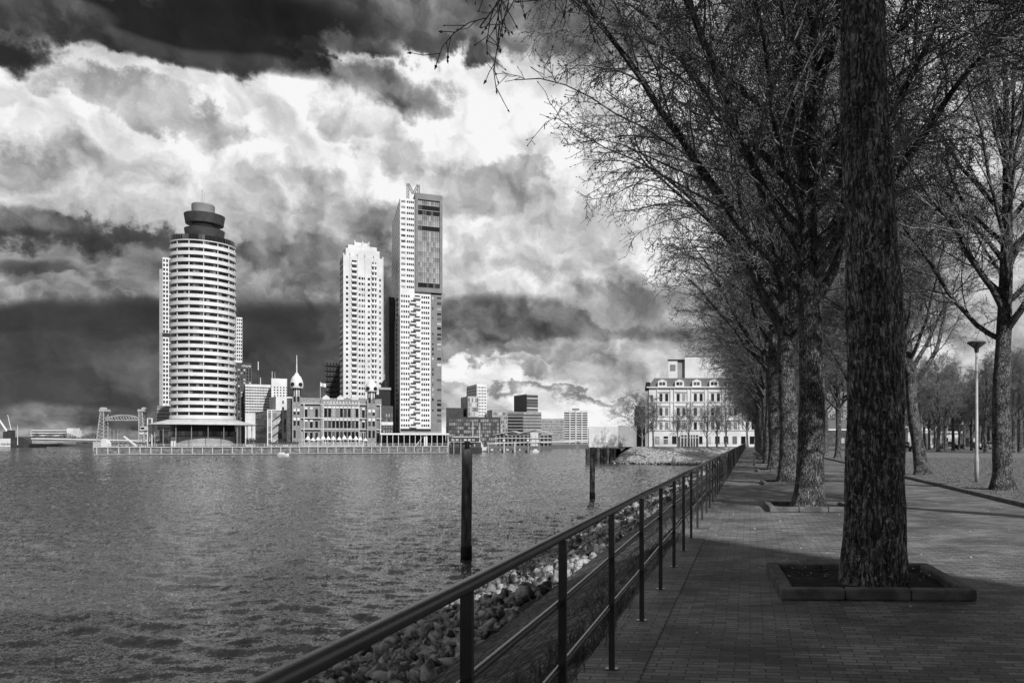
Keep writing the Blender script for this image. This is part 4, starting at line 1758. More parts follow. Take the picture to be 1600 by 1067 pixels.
def truss(p, q, hw=.42):
    p, q = Vector(p), Vector(q)
    dd = (q - p).normalized()
    nrm = Vector((dd.z, 0, -dd.x))
    for s in (-1, 1):
        mb.bar(p + nrm * hw * s, q + nrm * hw * s, .24, n=4)
    n = max(2, int((q - p).length / .8))
    for i_ in range(n):
        a_, b_ = p + (q - p) * (i_ / n), p + (q - p) * ((i_ + 1) / n)
        s = 1 if i_ % 2 else -1
        mb.bar(a_ + nrm * hw * s, b_ - nrm * hw * s, .17, n=4)


ym = 3.0
truss((mx0 + .5, ym, mz0 - 1.5), (mx0 + .5, ym, mz1))
truss((mx1 - .5, ym, mz0 - 1.5), (mx1 - .5, ym, mz1))
truss((mx0 + .6, ym, mz1), ((mx0 + mx1) / 2, ym, mz0 + hh * .25))
truss((mx1 - .6, ym, mz1), ((mx0 + mx1) / 2, ym, mz0 + hh * .25))
mb.build('letter_sign', MT['grey'], o)
flush_windows()

# --- dark pavilion between the hall and the tall tower -------------------------------------------------
o, w, L, h, U = block('office_building', 'dark low block with a black roof lantern between the hall and the tallest tower', 594, 614, 344, None, 634, depth=18, m='brickd')
mb = MB()
mb.box(-.5, w * .8, 1, 9, h + .003, zof(610, 344))
mb.build('upper_storey', MT['black'], o)
mb = MB()
mb.box(-.7, w * .85, .8, 9.2, zof(608.5, 344), zof(605, 344))
mb.build('cornice', MT['midgrey'], o)
mb = MB()
mb.lathe([(1.5, zof(605, 344)), (1.5, zof(598, 344)), (.2, zof(592, 344))], 8, 1.8, 4)
mb.build('roof_lantern', MT['black'], o)
for i in range(6):
    for c in range(5):
        win(o, 'f', w * (c + .5) / 5, 1 + i * 2.3, .55, 1.3, 'glassg')
mb = MB()
mb.box(-.1, w, -.5, -.07, zof(664, 344), zof(659, 344))
mb.build('fascia', MT['steelw'], o)

# ------------------------------------------------------------------ quay wall
ang = math.atan2(qd.y, qd.x)
QL = (QB - QA).length
o = thing('quay_wall', 'long dark quay wall with pale posts and cap below the towers', 'quay wall', (QA.x, QA.y, 0), ang)
mb = MB()
mb.box(0, QL, .35, .88, WATER - .3, QZ - .35)
mb.build('wall_panel', MT['conc'], o)
mb = MB()
mb.box(-.2, QL + .2, -.05, .95, QZ - .34, QZ + .02)
mb.build('cap', MT['concp'], o)
mb = MB()
mb.box(0, QL, .1, .34, WATER + .25, WATER + .55)
mb.build('waling', MT['midgrey'], o)
x = 1.0
pmq = MB()
pmq.box(-.17, .17, -.02, .34, WATER + .3, QZ - .36)
pmq = pmq.mesh('post', MT['concp'])
while x < QL:
    link('post', pmq, o, (x, 0, 0))
    x += 3.35
o = thing('quay_railing', 'thin pale railing along the top of the far quay wall', 'railing', (QA.x, QA.y, QZ + .02), ang)
mb = MB()
for z in (.55, 1.0):
    mb.box(.2, QL - .2, .18, .24, z, z + .07)
mb.build('rail', MT['steelw'], o)
mb = MB()
x = .4
while x < QL:
    mb.box(x - .04, x + .04, .17, .25, .0, 1.0)
    x += 2.4
props(mb.build('post', MT['steelw'], o), kind='stuff')

# ------------------------------------------------------------------ terrace before the hall and the tall tower
rt = random.Random(12)
CD = QD(594, 4)
o = thing('terrace_canopy', 'long white flat terrace canopy at the foot of the tallest tower', 'canopy', W(594, CD, QZ), YAW + QANG)
cw = solve((594 - PX0) / FPX * CD, CD, math.cos(QANG), math.sin(QANG), 702)
mb = MB()
mb.box(0, cw, 0, 6, zof(679, CD), zof(676.5, CD))
mb.build('canopy_roof', MT['whiteb'], o)
mb = MB()
mb.box(1, cw - 1, 4.5, 5.9, 0, zof(679.3, CD))
mb.build('glass_front', MT['glassd'], o)
for k in range(13):
    mb = MB()
    mb.box(.4 + k * (cw - 1) / 12, .62 + k * (cw - 1) / 12, .3, .5, 0, zof(679.05, CD))
    mb.build('column', MT['steelw'], o)
mb = MB()
mb.bar((cw * .52, 2, .2), (cw * .62, 2, 4.3), .18, n=4)
mb.build('brace', MT['whiteb'], o)
mb = MB()
mb.box(cw * .63, cw * .68, 1, 3, 0, zof(681, CD))
mb.build('kiosk', MT['whiteb'], o)

TD = QD(472, 1.6)
o = thing('terrace_pergola', 'white post and rail terrace frame before the brick hall', 'terrace', W(472, TD, QZ), YAW + QANG)
fw = solve((472 - PX0) / FPX * TD, TD, math.cos(QANG), math.sin(QANG), 568)
mb = MB()
for k in range(9):
    mb.box(k * fw / 8 - .07, k * fw / 8 + .07, 0, .14, 0, 2.6 if k not in (0, 8) else 6.0)
mb.build('frame_post', MT['whiteb'], o)
mb = MB()
mb.box(0, fw, .02, .12, 2.6, 2.75)
mb.box(0, fw, .02, .12, .05, .2)
mb.build('frame_rail', MT['whiteb'], o)
GU = 'pale terrace parasols before the brick hall'
ppx = [481, 489, 497, 505, 513, 521, 530, 538, 547, 556, 563, 571]
words_ = ['first', 'second', 'third', 'fourth', 'fifth', 'sixth', 'seventh', 'eighth', 'ninth', 'tenth', 'eleventh', 'twelfth']
pc = MB()
pc.lathe([(1.25, 2.3), (.08, 3.6)], 8)
pcm = pc.mesh('parasol_canopy', MT['whiteb'])
pp_ = MB()
pp_.bar((0, 0, 0), (0, 0, 2.4), .05)
ppm = pp_.mesh('parasol_pole', MT['steelg'])
for k, px in enumerate(ppx):
    r_ = thing('parasol', words_[k] + ' pale terrace parasol from the left before the brick hall', 'parasol', W(px, QD(px, 3.4 + rt.uniform(-.5, 1.5)), QZ), 0, GU)
    r_.scale = (.85, .85, rt.uniform(.95, 1.3))
    link('canopy', pcm, r_)
    link('pole', ppm, r_)
# low planted hedges
for (px0_, px1_, h_, dd, lb) in ((384, 399, 3.4, QD(384, 4), 'dark hedge beside the round tower plinth'), (421, 466, 1.8, QD(421, 3), 'long low dark hedge before the glazed office'), (165, 228, 1.6, QD(165, 9), 'scrubby dark hedge behind the quay edge under the lift bridge')):
    o = thing('hedge', lb, 'hedge', W(px0_, dd, QZ), YAW + QANG)
    wv = solve((px0_ - PX0) / FPX * dd, dd, math.cos(QANG), math.sin(QANG), px1_)
    V_ = []
    n_ = int(wv * 260)
    gx = np.random.RandomState(int(px0_))
    P_ = np.stack([gx.uniform(0, wv, n_), gx.uniform(0, 2, n_), np.abs(gx.beta(2, 1.4, n_)) * h_ * (.75 + .25 * np.sin(gx.uniform(0, wv, n_)))], 1)
    Dx = gx.normal(0, .16, (n_, 3, 3))
    me = fast_mesh('foliage', (P_[:, None, :] + Dx).reshape(-1, 3), np.zeros((0, 4), int), np.arange(n_ * 3).reshape(n_, 3), MT['hedge'])
    link('foliage', me, o)
    mb = MB()
    mb.box(0, wv, .2, 1.8, 0, .7)
    mb.build('planting_box', MT['concp'], o)

# small white motorboat
d = 286
o = thing('motorboat', 'small white motorboat lying before the quay wall', 'boat', W(434.5, d, WATER), YAW)
mb = MB()
secs = [(0, .55, .75), (1.0, .7, .7), (2.4, .7, .75), (3.3, .45, .9), (3.9, .05, 1.05)]
vs = []
for x, hw, zt_ in secs:
    vs += [(x, -hw, zt_), (x, -hw * .6, 0), (x, hw * .6, 0), (x, hw, zt_)]
fs = []
for i in range(len(secs) - 1):
    for j in range(3):
        fs.append((i * 4 + j, i * 4 + j + 1, (i + 1) * 4 + j + 1, (i + 1) * 4 + j))
    fs.append((i * 4 + 3, i * 4, (i + 1) * 4, (i + 1) * 4 + 3))
fs.append((0, 3, 2, 1))
mb.add(vs, fs)
mb.build('hull', MT['whiteb'], o)
mb = MB()
mb.prismy([(.5, .7), (2.4, .7), (1.9, 1.35), (.6, 1.35)], -.5, .5)
mb.build('cabin', MT['whiteb'], o)

# ------------------------------------------------------------------ lift bridge
d = 470
U = d / FPX
o = thing('lift_bridge', 'tall steel lift bridge with two lattice towers and a raised truss span', 'bridge', W(150, d, WATER), YAW)
zq = lambda py: ZZ(py, d) - WATER
Xp = lambda px: (px - 150) * U


def lattice_leg(name, xb0, xb1, xt0, xt1, y):
    mb = MB()
    z0, z1 = 0, zq(643)
    n = 11
    for yy in (0, 3.5):
        for k in range(n):
            t0, t1 = k / n, (k + 1) / n
            la, lb_ = xb0 + (xt0 - xb0) * t0, xb0 + (xt0 - xb0) * t1
            ra, rb_ = xb1 + (xt1 - xb1) * t0, xb1 + (xt1 - xb1) * t1
            za, zb_ = z0 + (z1 - z0) * t0, z0 + (z1 - z0) * t1
            mb.bar((la, yy, za), (lb_, yy, zb_), .30, n=4)
            mb.bar((ra, yy, za), (rb_, yy, zb_), .30, n=4)
            mb.bar((la, yy, za), (rb_, yy, zb_) if k % 2 else (rb_, yy, zb_), .16, n=4)
            mb.bar((lb_, yy, zb_), (rb_, yy, zb_), .16, n=4)
            mb.bar((lb_, 0, zb_), (lb_, 3.5, zb_), .14, n=4)
            mb.bar((rb_, 0, zb_), (rb_, 3.5, zb_), .14, n=4)
    mb.build(name, MT['steelg'], o)
    mb = MB()
    mb.box(min(xt0, xt1) - .5, max(xt0, xt1) + 1.2, -.5, 4, z1, z1 + 1.4)
    mb.bar((xt0 + .5, 0, z1 + 1.6), (xt0 + .5, 3.5, z1 + 1.6), 1.0, n=12)
    mb.build('sheave_house', MT['steelg'], o)


lattice_leg('bridge_tower', Xp(149), Xp(162), Xp(157), Xp(162), 0)
lattice_leg('bridge_tower', Xp(227), Xp(217), Xp(222), Xp(217), 0)
mb = MB()
n = 12
x0, x1 = Xp(163.5), Xp(216)
zb_ = zq(656.5)
for yy in (.5, 3):
    prev = None
    for k in range(n + 1):
        x = x0 + (x1 - x0) * k / n
        zt_ = zb_ + (zq(648) - zb_) * (.45 + .55 * math.sin(math.pi * k / n))
        if prev:
            mb.bar(prev, (x, yy, zt_), .22, n=4)
            mb.bar((prev[0], yy, zb_), (x, yy, zt_) if k % 2 else (x, yy, zb_), .13, n=4)
            mb.bar(prev, (x, yy, zb_), .13, n=4)
        prev = (x, yy, zt_)
    mb.bar((x0, yy, zb_), (x1, yy, zb_), .26, n=4)
mb.build('lift_span', MT['steelg'], o)
mb = MB()
mb.box(Xp(147), Xp(165), -1, 5, 0, zq(690))
mb.box(Xp(214), Xp(230), -1, 5, 0, zq(690))
mb.build('bridge_pier', MT['concp'], o)

o = thing('gate_frame', 'thin white rectangular portal frame left of the round tower', 'frame', W(229.5, 318, QZ), YAW)
z1 = zof(653, 318)
mb = MB()
mb.box(0, .3, 0, .3, 0, z1)
mb.box(1.75, 2.1, 0, .3, 0, z1)
mb.box(.303, 1.747, 0, .3, z1 - .3, z1)
props(mb.build('portal', MT['whiteb'], o))
o = thing('control_cabin', 'white control cabin on a column beside the portal frame', 'cabin', W(219, 316, QZ), YAW)
mb = MB()
mb.box(0, 1.9, 0, 2, zof(672, 316), zof(666, 316))
mb.box(-.6, 1.2, .3, 2, zof(678, 316), zof(675.5, 316))
mb.build('cabin', MT['whiteb'], o)
mb = MB()
mb.box(.8, 1.2, .6, 1, 0, zof(672, 316))
mb.build('column', MT['steelg'], o)
mb = MB()
mb.box(.2, 1.7, -.05, .3, zof(670.5, 316), zof(667.3, 316))
mb.build('window', MT['glassd'], o)

# round tower forecourt bits: barrier, hut, slanted ramp
o = thing('quay_hut', 'small white curved hut at the left end of the quay', 'hut', W(158, 300, QZ), YAW)
mb = MB()
mb.prismy([(0, 0), (2.4, 0), (2.4, 1.2), (1.6, 2.6), (.4, 3.0), (0, 2.8)], 0, 2)
mb.build('hut_wall', MT['white'], o)
o = thing('gangway', 'slanting white gangway ramp on the quay below the lift bridge', 'gangway', W(193, 300, QZ), YAW)
mb = MB()
mb.prismy([(0, 3.6), (4.6, .1), (4.6, .5), (0, 4.0)], 0, .8)
mb.build('ramp', MT['whiteb'], o)

# ------------------------------------------------------------------ left bridge and far left bank
d = 640
U = d / FPX
o = thing('road_bridge', 'long pale road bridge crossing the water at the far left', 'bridge', W(50, d, WATER), YAW)
zq = lambda py: ZZ(py, d) - WATER
mb = MB()
n = 20
for k in range(n):
    px_a, px_b = 50 + k * 185 / n, 50 + (k + 1) * 185 / n
    za, zb_ = zq(684.2 + 3.6 * k / n), zq(684.2 + 3.6 * (k + 1) / n)
    ua, ub = (px_a - 50) * U, (px_b - 50) * U
    ta, tb_ = 5.2 - 2.6 * math.sin(math.pi * k / n), 5.2 - 2.6 * math.sin(math.pi * (k + 1) / n)
    mb.prismy([(ua, za - .9), (ub, zb_ - .9), (ub, zb_), (ua, za)], -1, 10)
mb.build('deck', MT['whiteb'], o)
mb = MB()
for k in range(n):
    ua, ub = k * 185 / n * U, (k + 1) * 185 / n * U
    za, zb_ = zq(684.2 + 3.6 * k / n) - .91, zq(684.2 + 3.6 * (k + 1) / n) - .91
    ta, tb_ = 3.2 + 1.6 * math.cos(math.pi * 2 * k / n), 3.2 + 1.6 * math.cos(math.pi * 2 * (k + 1) / n)
    mb.prismy([(ua, za - ta * .75), (ub, zb_ - tb_ * .75), (ub, zb_), (ua, za)], -.2, 9)
mb.build('girder', MT['midgrey'], o)
mb = MB()
for k in range(30):
    mb.bar((k * 3.1, 0, zq(684.2 + 3.6 * k / 30)), (k * 3.1, 0, zq(684.2 + 3.6 * k / 30) + 2.0), .10, n=4)
mb.build('parapet', MT['grey'], o)
mb = MB()
mb.prismy([(-15.5, 0), (1.5, 0), (0, zq(690)), (-5, zq(685)), (-9, zq(682)), (-13, zq(683.5)), (-15.5, zq(684))], -2, 12)
mb.build('abutment', MT['dark'], o)
mb = MB()
mb.box(0, 12.5, -3, -1.2, 0, zq(693.5))
mb.build('fender', MT['black'], o)
o, w, L, h, U = block('waterside_shed', 'white waterside building at the left edge of the photo', -20, 20, 640, 2, 685, base_z=WATER + .4, depth=14, m='whiteb')
for c in range(7):
    win(o, 'f', w * .55 + c * 1.2, 1.4, .8, 1.6, 'glassg')
o, w, L, h, U = block('waterside_shed', 'low pale flats behind the left bridge', 48, 112, 760, 3, 671.5, base_z=-1.6, depth=14, m='white')
for i in range(3):
    mb = MB()
    mb.box(.5, w - .5, -.1, .2, h - 2.2 - i * 2.4, h - 1.1 - i * 2.4)
    mb.build('window_band', MT['glassd'], o)
mb = MB()
mb.box(w * .90, w * 1.06, -1.2, 8, 0, h + 1.6)
mb.build('stair_tower', MT['whiteb'], o)
for (xa, ya, xb, yb, rad, lb) in ((-12, 640, 11, 674, .9, 'thick white slanting crane boom at the left edge'), (12, 648, 17.5, 672, .35, 'thin pale crane jib right of the thick boom')):
    d = 700
    o = thing('crane', lb, 'crane', W(xb, d, -1.6), YAW)
    mb = MB()
    mb.bar((0, 0, ZZ(yb, d) + 1.6), ((xa - xb) * d / FPX, 0, ZZ(ya, d) + 1.6), rad, rad * .6)
    mb.build('boom', MT['steelw'], o)
    mb = MB()
    mb.box(-2, 2, -2, 2, 0, ZZ(yb, d) + 1.6)
    mb.build('base', MT['dark'], o)
o = thing('radio_mast', 'thin pale mast on the dark bridge abutment at left', 'mast', W(27.5, 630, WATER + 2), YAW)
mb = MB()
mb.bar((0, 0, 0), (0, 0, ZZ(664, 630) - WATER - 2), .3, .12)
mb.build('mast_pole', MT['steelw'], o)
# row of small masts behind
for k, px in enumerate((172, 178, 184)):
    o = thing('radio_mast', words_[k] + ' of three thin masts under the lift span', 'mast', W(px, 560, WATER), YAW, 'thin masts under the lift span')
    mb = MB()
    mb.bar((0, 0, 0), (0, 0, ZZ(672 - 3 * (k == 0), 560) - WATER), .12, .06)
    mb.build('mast_pole', MT['steelw'], o)

# ------------------------------------------------------------------ right-hand skyline across the water
def rows(o, w, h, nf, nc, m='glassd', x0=.03, x1=.97, wf=.7, hf=.5, top=1.2, face='f', off=0.0):
    fh = (h - top) / nf
    for i in range(nf):
        for c in range(nc):
            win(o, face, w * (x0 + (x1 - x0) * (c + .5) / nc), .4 + i * fh, w * (x1 - x0) / nc * wf, fh * hf, m, off)


def bands(o, w, L, h, nf, m='glassd', hf=.5, top=1.0, side=None):
    fh = (h - top) / nf
    for i in range(nf):
        mb = MB()
        mb.box(.15, w - .15, -.12, .2, .4 + i * fh, .4 + i * fh + fh * hf)
        if side == 'l':
            mb.box(-.12, .2, .3, L - .3, .4 + i * fh, .4 + i * fh + fh * hf)
        mb.build('window_band', MT[m], o)


FZ = -1.6
o, w, L, h, U = block('office_building', 'black box shaped building right of the tallest tower', 697, 724, 600, None, 637, base_z=FZ, depth=20, m='dark')
o, w, L, h, U = block('apartment_tower', 'white tower with speckled square windows above the glass block', 745, 760.5, 640, 28, 600, base_z=FZ, pxs=729, m='whiteb')
rows(o, w, h, 19, 6, 'glassd', wf=.5, hf=.5)
rows(o, L, h, 19, 6, 'glassg', wf=.6, hf=.5, face='l')
o, w, L, h, U = block('office_building', 'pale reflective glass block in front of the speckled white tower', 731, 748, 605, 28, 619, base_z=FZ, pxs=720, m='steelg')
rows(o, w, h, 10, 6, 'glassm', wf=.85, hf=.85)
rows(o, L, h, 10, 5, 'glassm', wf=.85, hf=.85, face='l')
o, w, L, h, U = block('office_building', 'wide dark glass waterfront block behind the houseboat', 699, 782, 575, None, 651, base_z=FZ, depth=18, m='dark')
rows(o, w, h, 7, 24, 'glassg', wf=.8, hf=.72)
o, w, L, h, U = block('office_building', 'dark block topped with pale window pattern', 769, 801, 625, 26, 640, base_z=FZ, pxs=761, m='midgrey')
rows(o, w, h, 8, 12, 'glassp', wf=.55, hf=.6)
o, w, L, h, U = block('office_tower', 'square dark tower with striped right face', 823, 840.5, 620, 32, 617, base_z=FZ, pxs=803, m='dark')
bands(o, w, L, h, 15, 'glassm', .45)
mb = MB()
mb.box(-.1, w + .1, -.1, L, h, h + .8)
mb.build('parapet', MT['steelg'], o)
o, w, L, h, U = block('office_building', 'dark striped office below the square dark tower', 793, 817, 590, None, 643, base_z=FZ, depth=20, m='grey')
bands(o, w, L, h, 10, 'glassd', .55)
o, w, L, h, U = block('office_building', 'grey striped office right of the dark striped one', 817.6, 846, 592, None, 643.5, base_z=FZ, depth=20, m='midgrey')
bands(o, w, L, h, 10, 'glassg', .5)
o, w, L, h, U = block('office_building', 'grey lower office with dotted windows left of the balcony flats', 840, 882, 610, None, 654, base_z=FZ, depth=16, m='midgrey')
rows(o, w, h, 9, 20, 'glassg', wf=.55, hf=.55)
o, w, L, h, U = block('apartment_building', 'white slab of flats with dark balcony rows above the far bridge', 881, 918.5, 640, None, 641, base_z=FZ, depth=14, m='white')
fh = (h - 1.5) / 14
for i in range(14):
    mb = MB()
    for (a_, b_) in ((.02, .22), (.27, .98)):
        mb.box(w * a_, w * b_, -.12, .2, .6 + i * fh, .6 + i * fh + fh * .52)
    mb.build('window_band', MT['glassd'], o)
for x in (.25, .5, .75):
    mb = MB()
    mb.box(w * x - .4, w * x + .4, -.6, -.13, 0, h)
    mb.build('pier', MT['white'], o)
mb = MB()
mb.box(w * .35, w * .65, 3, 8, h, h + 1.8)
mb.build('roof_plant', MT['grey'], o)
flush_windows(limit=60)

# pavilion with low pitched roof
d = 520
U = d / FPX
o = thing('pavilion', 'waterfront pavilion with wide low pitched pale roof', 'pavilion', W(770, d, -2.0), YAW + R(4))
z = lambda py: ZZ(py, d) + 2.0
mb = MB()
for (xa, xb, za, zb_) in ((0, 32, 679, 673), (32, 40, 673, 675.5), (38, 66, 677.5, 670.5), (66, 92, 670.5, 677)):
    mb.prismy([(xa * U, z(za) - .35), (xb * U, z(zb_) - .35), (xb * U, z(zb_)), (xa * U, z(za))], 0, 16)
mb.build('roof', MT['roofp'], o)
mb = MB()
mb.box(3, 88 * U, 2, 15, 0, z(680))
mb.build('wall', MT['dark'], o)
mb = MB()
mb.box(1, 90 * U, .6, 1.9, z(685), z(684))
mb.box(1, 90 * U, .6, 1.9, z(692), z(691))
mb.build('balcony', MT['steelw'], o)
mb = MB()
mb.box(58 * U, 70 * U, 1.2, 1.95, z(683.8), z(675.5))
mb.box(58 * U, 71 * U, 1.2, 1.95, 0, z(686))
mb.build('lift_shaft', MT['white'], o)
for k in range(14):
    mb = MB()
    mb.box((4 + k * 6.2) * U, (5 + k * 6.2) * U, 1.0, 1.2, 0, z(680))
    mb.build('column', MT['steelg'], o)

# long low jetty bridge on the right and its pier
d = 480
o = thing('footbridge', 'long thin white footbridge reaching the white shed', 'bridge', W(762, d, WATER), YAW)
U = d / FPX
z = lambda py: ZZ(py, d) - WATER
mb = MB()
L_ = 160 * U
mb.prismy([(0, z(693.8)), (L_, z(688.6)), (L_, z(687.2)), (0, z(692.4))], 0, 4)
mb.build('deck', MT['whiteb'], o)
mb = MB()
for k in range(54):
    x = k * L_ / 54
    zz2 = z(692.4) + (z(687.2) - z(692.4)) * k / 54
    mb.box(x, x + .12, 0, .12, zz2, zz2 + 1.1)
mb.box(0, L_, .0, .08, z(691.4), z(691.2))
mb.build('parapet', MT['grey'], o)
for px in (842, 902):
    mb = MB()
    x = (px - 762) * U
    mb.box(x - .7, x + .7, .5, 3.5, -.3, z(690))
    mb.build('bridge_pier', MT['grey'], o)
# low quay behind the bridge (grey band)
o, w, L, h, U = block('retaining_wall', 'low grey retaining wall along the far bank under the flats', 800, 960, 590, None, 692.5, base_z=WATER - .2, depth=3, m='grey', cat='wall')

# houseboat restaurant
d = 352
U = d / FPX
o = thing('houseboat', 'dark two storey floating restaurant moored right of the quay', 'houseboat', W(701, d, WATER), YAW)
z = lambda py: ZZ(py, d) - WATER
mb = MB()
mb.box(0, 46 * U, 0, 7, -.3, z(699))
mb.build('hull', MT['hull'], o)
mb = MB()
mb.box(.6, 45 * U, .4, 6.6, z(699) + .003, z(691))
mb.build('lower_deck', MT['brickd'], o)
mb = MB()
mb.box(1.5, 42 * U, .8, 6.2, z(691) + .25, z(683.5))
mb.build('upper_deck', MT['dark'], o)
mb = MB()
mb.box(0, 45.5 * U, -.2, 6.8, z(691), z(690.2))
mb.prismy([(1, z(683.4)), (43 * U, z(683.4)), (40 * U, z(681.5)), (2.5, z(681.5))], .6, 6.4)
mb.build('deck_roof', MT['roofp'], o)
for k in range(6):
    win(o, 'f', (6 + k * 6.4) * U, z(688.5), 1.2, .8, 'glassm', .8)
for k in range(8):
    win(o, 'f', (22 + k * 2.6) * U, z(697.8), .5, 1.3, 'glassp', .4)
mb = MB()
for xx in (0, 8, 19, 31):
    mb.box(xx * U, xx * U + .25, -.5, -.25, -.3, z(686))
mb.build('mooring_post', MT['steelg'], o)
# sailing ship
d = 372
U = d / FPX
o = thing('sailing_ship', 'white hulled sailing ship with two bare masts behind the houseboat', 'ship', W(727, d, WATER), YAW)
z = lambda py: ZZ(py, d) - WATER
mb = MB()
mb.prismy([(0, 0), (30 * U, 0), (36 * U, z(697)), (32 * U, z(698)), (0, z(699.5))], 0, 4)
mb.build('hull', MT['whiteb'], o)
for (px, t) in ((737, 656), (748, 660)):
    mb = MB()
    x = (px - 727) * U
    mb.bar((x, 2, z(700)), (x, 2, z(t)), .22, .1)
    mb.build('mast', MT['steelw'], o)
mb = MB()
mb.bar((6.5 * U, 2, z(669)), (14 * U, 2, z(669)), .12)
mb.build('yard', MT['steelw'], o)
mb = MB()
for (a_, b_) in (((21, 660), (13, 698)), ((21, 660), (27, 697)), ((10, 656), (3, 698))):
    mb.bar((a_[0] * U, 2, z(a_[1])), (b_[0] * U, 2, z(b_[1])), .05, n=4)
mb.build('rigging', MT['steelg'], o)
mb = MB()
mb.prismy([(17 * U, z(698)), (26 * U, z(698)), (23 * U, z(690)), (19.5 * U, z(688))], 1, 3)
mb.build('furled_sail', MT['whiteb'], o)
flush_windows()

# pontoon with posts and small boats
d = 372
U = d / FPX
z = lambda py: ZZ(py, d) - WATER
o = thing('pontoon', 'low floating pontoon between the houseboat and the footbridge', 'pontoon', W(748, d, WATER), YAW)
mb = MB()
mb.box(0, 78 * U, 0, 3, -.2, z(703.5))
mb.build('deck', MT['conc'], o)
GM = 'mooring posts of the pontoon'
for k, (px, cap) in enumerate(((763, 0), (787.5, 1), (804, 0), (825, 1))):
    o = thing('mooring_post', ('slim first post of the pontoon, nearest the houseboat', 'capped post left of the pontoon middle', 'plain post right of the pontoon middle', 'white capped post at the right pontoon end')[k],
              'mooring post', W(px, d - 1, WATER), YAW, GM)
    mb = MB()
    mb.lathe([(.45 if k else .15, -.3), (.42 if k else .12, z(689.5))], 10)
    mb.build('shaft', MT['steelg' if k != 3 else 'grey'], o)
    if cap:
        mb = MB()
        mb.box(-.45, .45, -.45, .45, z(689.4), z(686))
        mb.build('cap', MT['whiteb'], o)
for k, (px, w_, m_) in enumerate(((766, 7, 'whiteb'), (776, 10, 'whiteb'), (790, 8, 'hull'), (809, 12, 'hull'), (833, 10, 'whiteb'))):
    o = thing('motorboat', ('small white launch beside the first pontoon post', 'white cabin boat before the capped pontoon post', 'small dark boat right of the capped pontoon post', 'dark sloop between the last two pontoon posts', 'white boat just right of the pontoon end')[k],
              'boat', W(px, d + 4, WATER), YAW, 'small boats moored at the pontoon')
    l_ = w_ * U
    mb = MB()
    mb.prismy([(0, 0), (l_ * .9, 0), (l_, .9), (0, .75)], -.9, .9)
    mb.build('hull', MT[m_], o)
    mb = MB()
    mb.prismy([(l_ * .15, .78), (l_ * .65, .78), (l_ * .55, 1.6), (l_ * .2, 1.6)], -.7, .7)
    mb.build('cabin', MT['whiteb'], o)

# ------------------------------------------------------------------ white shed on piles
d = 200
U = d / FPX
o = thing('waterside_shed', 'plain white shed standing on dark piles at the corner of the basin', 'shed', W(920, d, WATER), YAW)
z = lambda py: ZZ(py, d) - WATER
x1 = 46 * U
mb = MB()
mb.box(0, x1, 0, 14, z(698.6), z(666.5))
mb.build('wall', MT['whiteb'], o)
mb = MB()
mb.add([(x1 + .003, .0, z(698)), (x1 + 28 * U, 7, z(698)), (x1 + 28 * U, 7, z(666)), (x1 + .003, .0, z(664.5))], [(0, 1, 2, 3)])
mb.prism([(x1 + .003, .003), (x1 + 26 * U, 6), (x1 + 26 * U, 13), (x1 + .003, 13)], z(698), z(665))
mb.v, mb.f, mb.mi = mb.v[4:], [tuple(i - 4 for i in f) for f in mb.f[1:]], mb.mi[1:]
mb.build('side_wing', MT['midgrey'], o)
mb = MB()
mb.box(-.5, 55 * U, -.6, 13, z(700.6), z(698.7))
mb.build('deck', MT['grey'], o)
mb = MB()
for k in range(9):
    mb.box(x1 * k / 9 - .02, x1 * k / 9 + .02, -.03, .0, z(698.4), z(666.8))
mb.build('batten', MT['white'], o)
mb = MB()
mb.bar((x1 + 5.0 * U, .8, z(690)), (x1 + 5.4 * U, .6, z(690)), 1.1 * U * 3, n=16)
mb.build('round_window', MT['whiteb'], o)
for k in range(9):
    mb = MB()
    x = k * 40 * U / 8
    mb.bar((x, -.2, -.5), (x, -.2, z(700.7)), .42, n=10)
    mb.build('pile', MT['wetpile'] if k % 3 else MT['grey'], o)
mb = MB()
for k in range(9):
    mb.box(k * 4.4 * U, k * 4.4 * U + .35, 4, 4.4, -.5, z(700.7))
mb.box(0, 46 * U, 8, 8.4, -.5, z(700.7))
mb.build('rear_pile', MT['black'], o)
for (a_, b_, lb) in ((918, .55, 'thick timber fender pile at the left corner of the white shed'),):
    o2 = thing('fender_pile', lb, 'pile', W(a_, d - 2, WATER), YAW)
    mb = MB()
    mb.lathe([(.5, -.5), (.5, z(701)), (.3, z(700.2))], 12)
    mb.build('shaft', MT['wetpile'], o2)

# stone bollard on the grass bank
p = W(1053, 184.5, 0)
o = thing('stone_bollard', 'stout white round bollard standing on the grass bank', 'bollard', W(1053, 182.5, ZZ(727, 182.5)), 0)
mb = MB()
mb.lathe([(.36, 0), (.38, 1.6), (.34, 2.05), (.18, 2.2)], 18)
mb.build('post', MT['whiteb'], o, smooth=True)

# ------------------------------------------------------------------ white hotel
d = 206.0
U = d / FPX
o, w, L, h, U = block('hotel', 'white four storey corner hotel with dormered slate roof and rooftop blocks', 1014, 1260, d, -2, 606, base_z=0.0, depth=16, m='whiteb')
zh = lambda py: ZZ(py, d)
pxm = U / math.cos(R(2))
Xh = lambda px: (px - 1014) * w / (1260 - 1014)
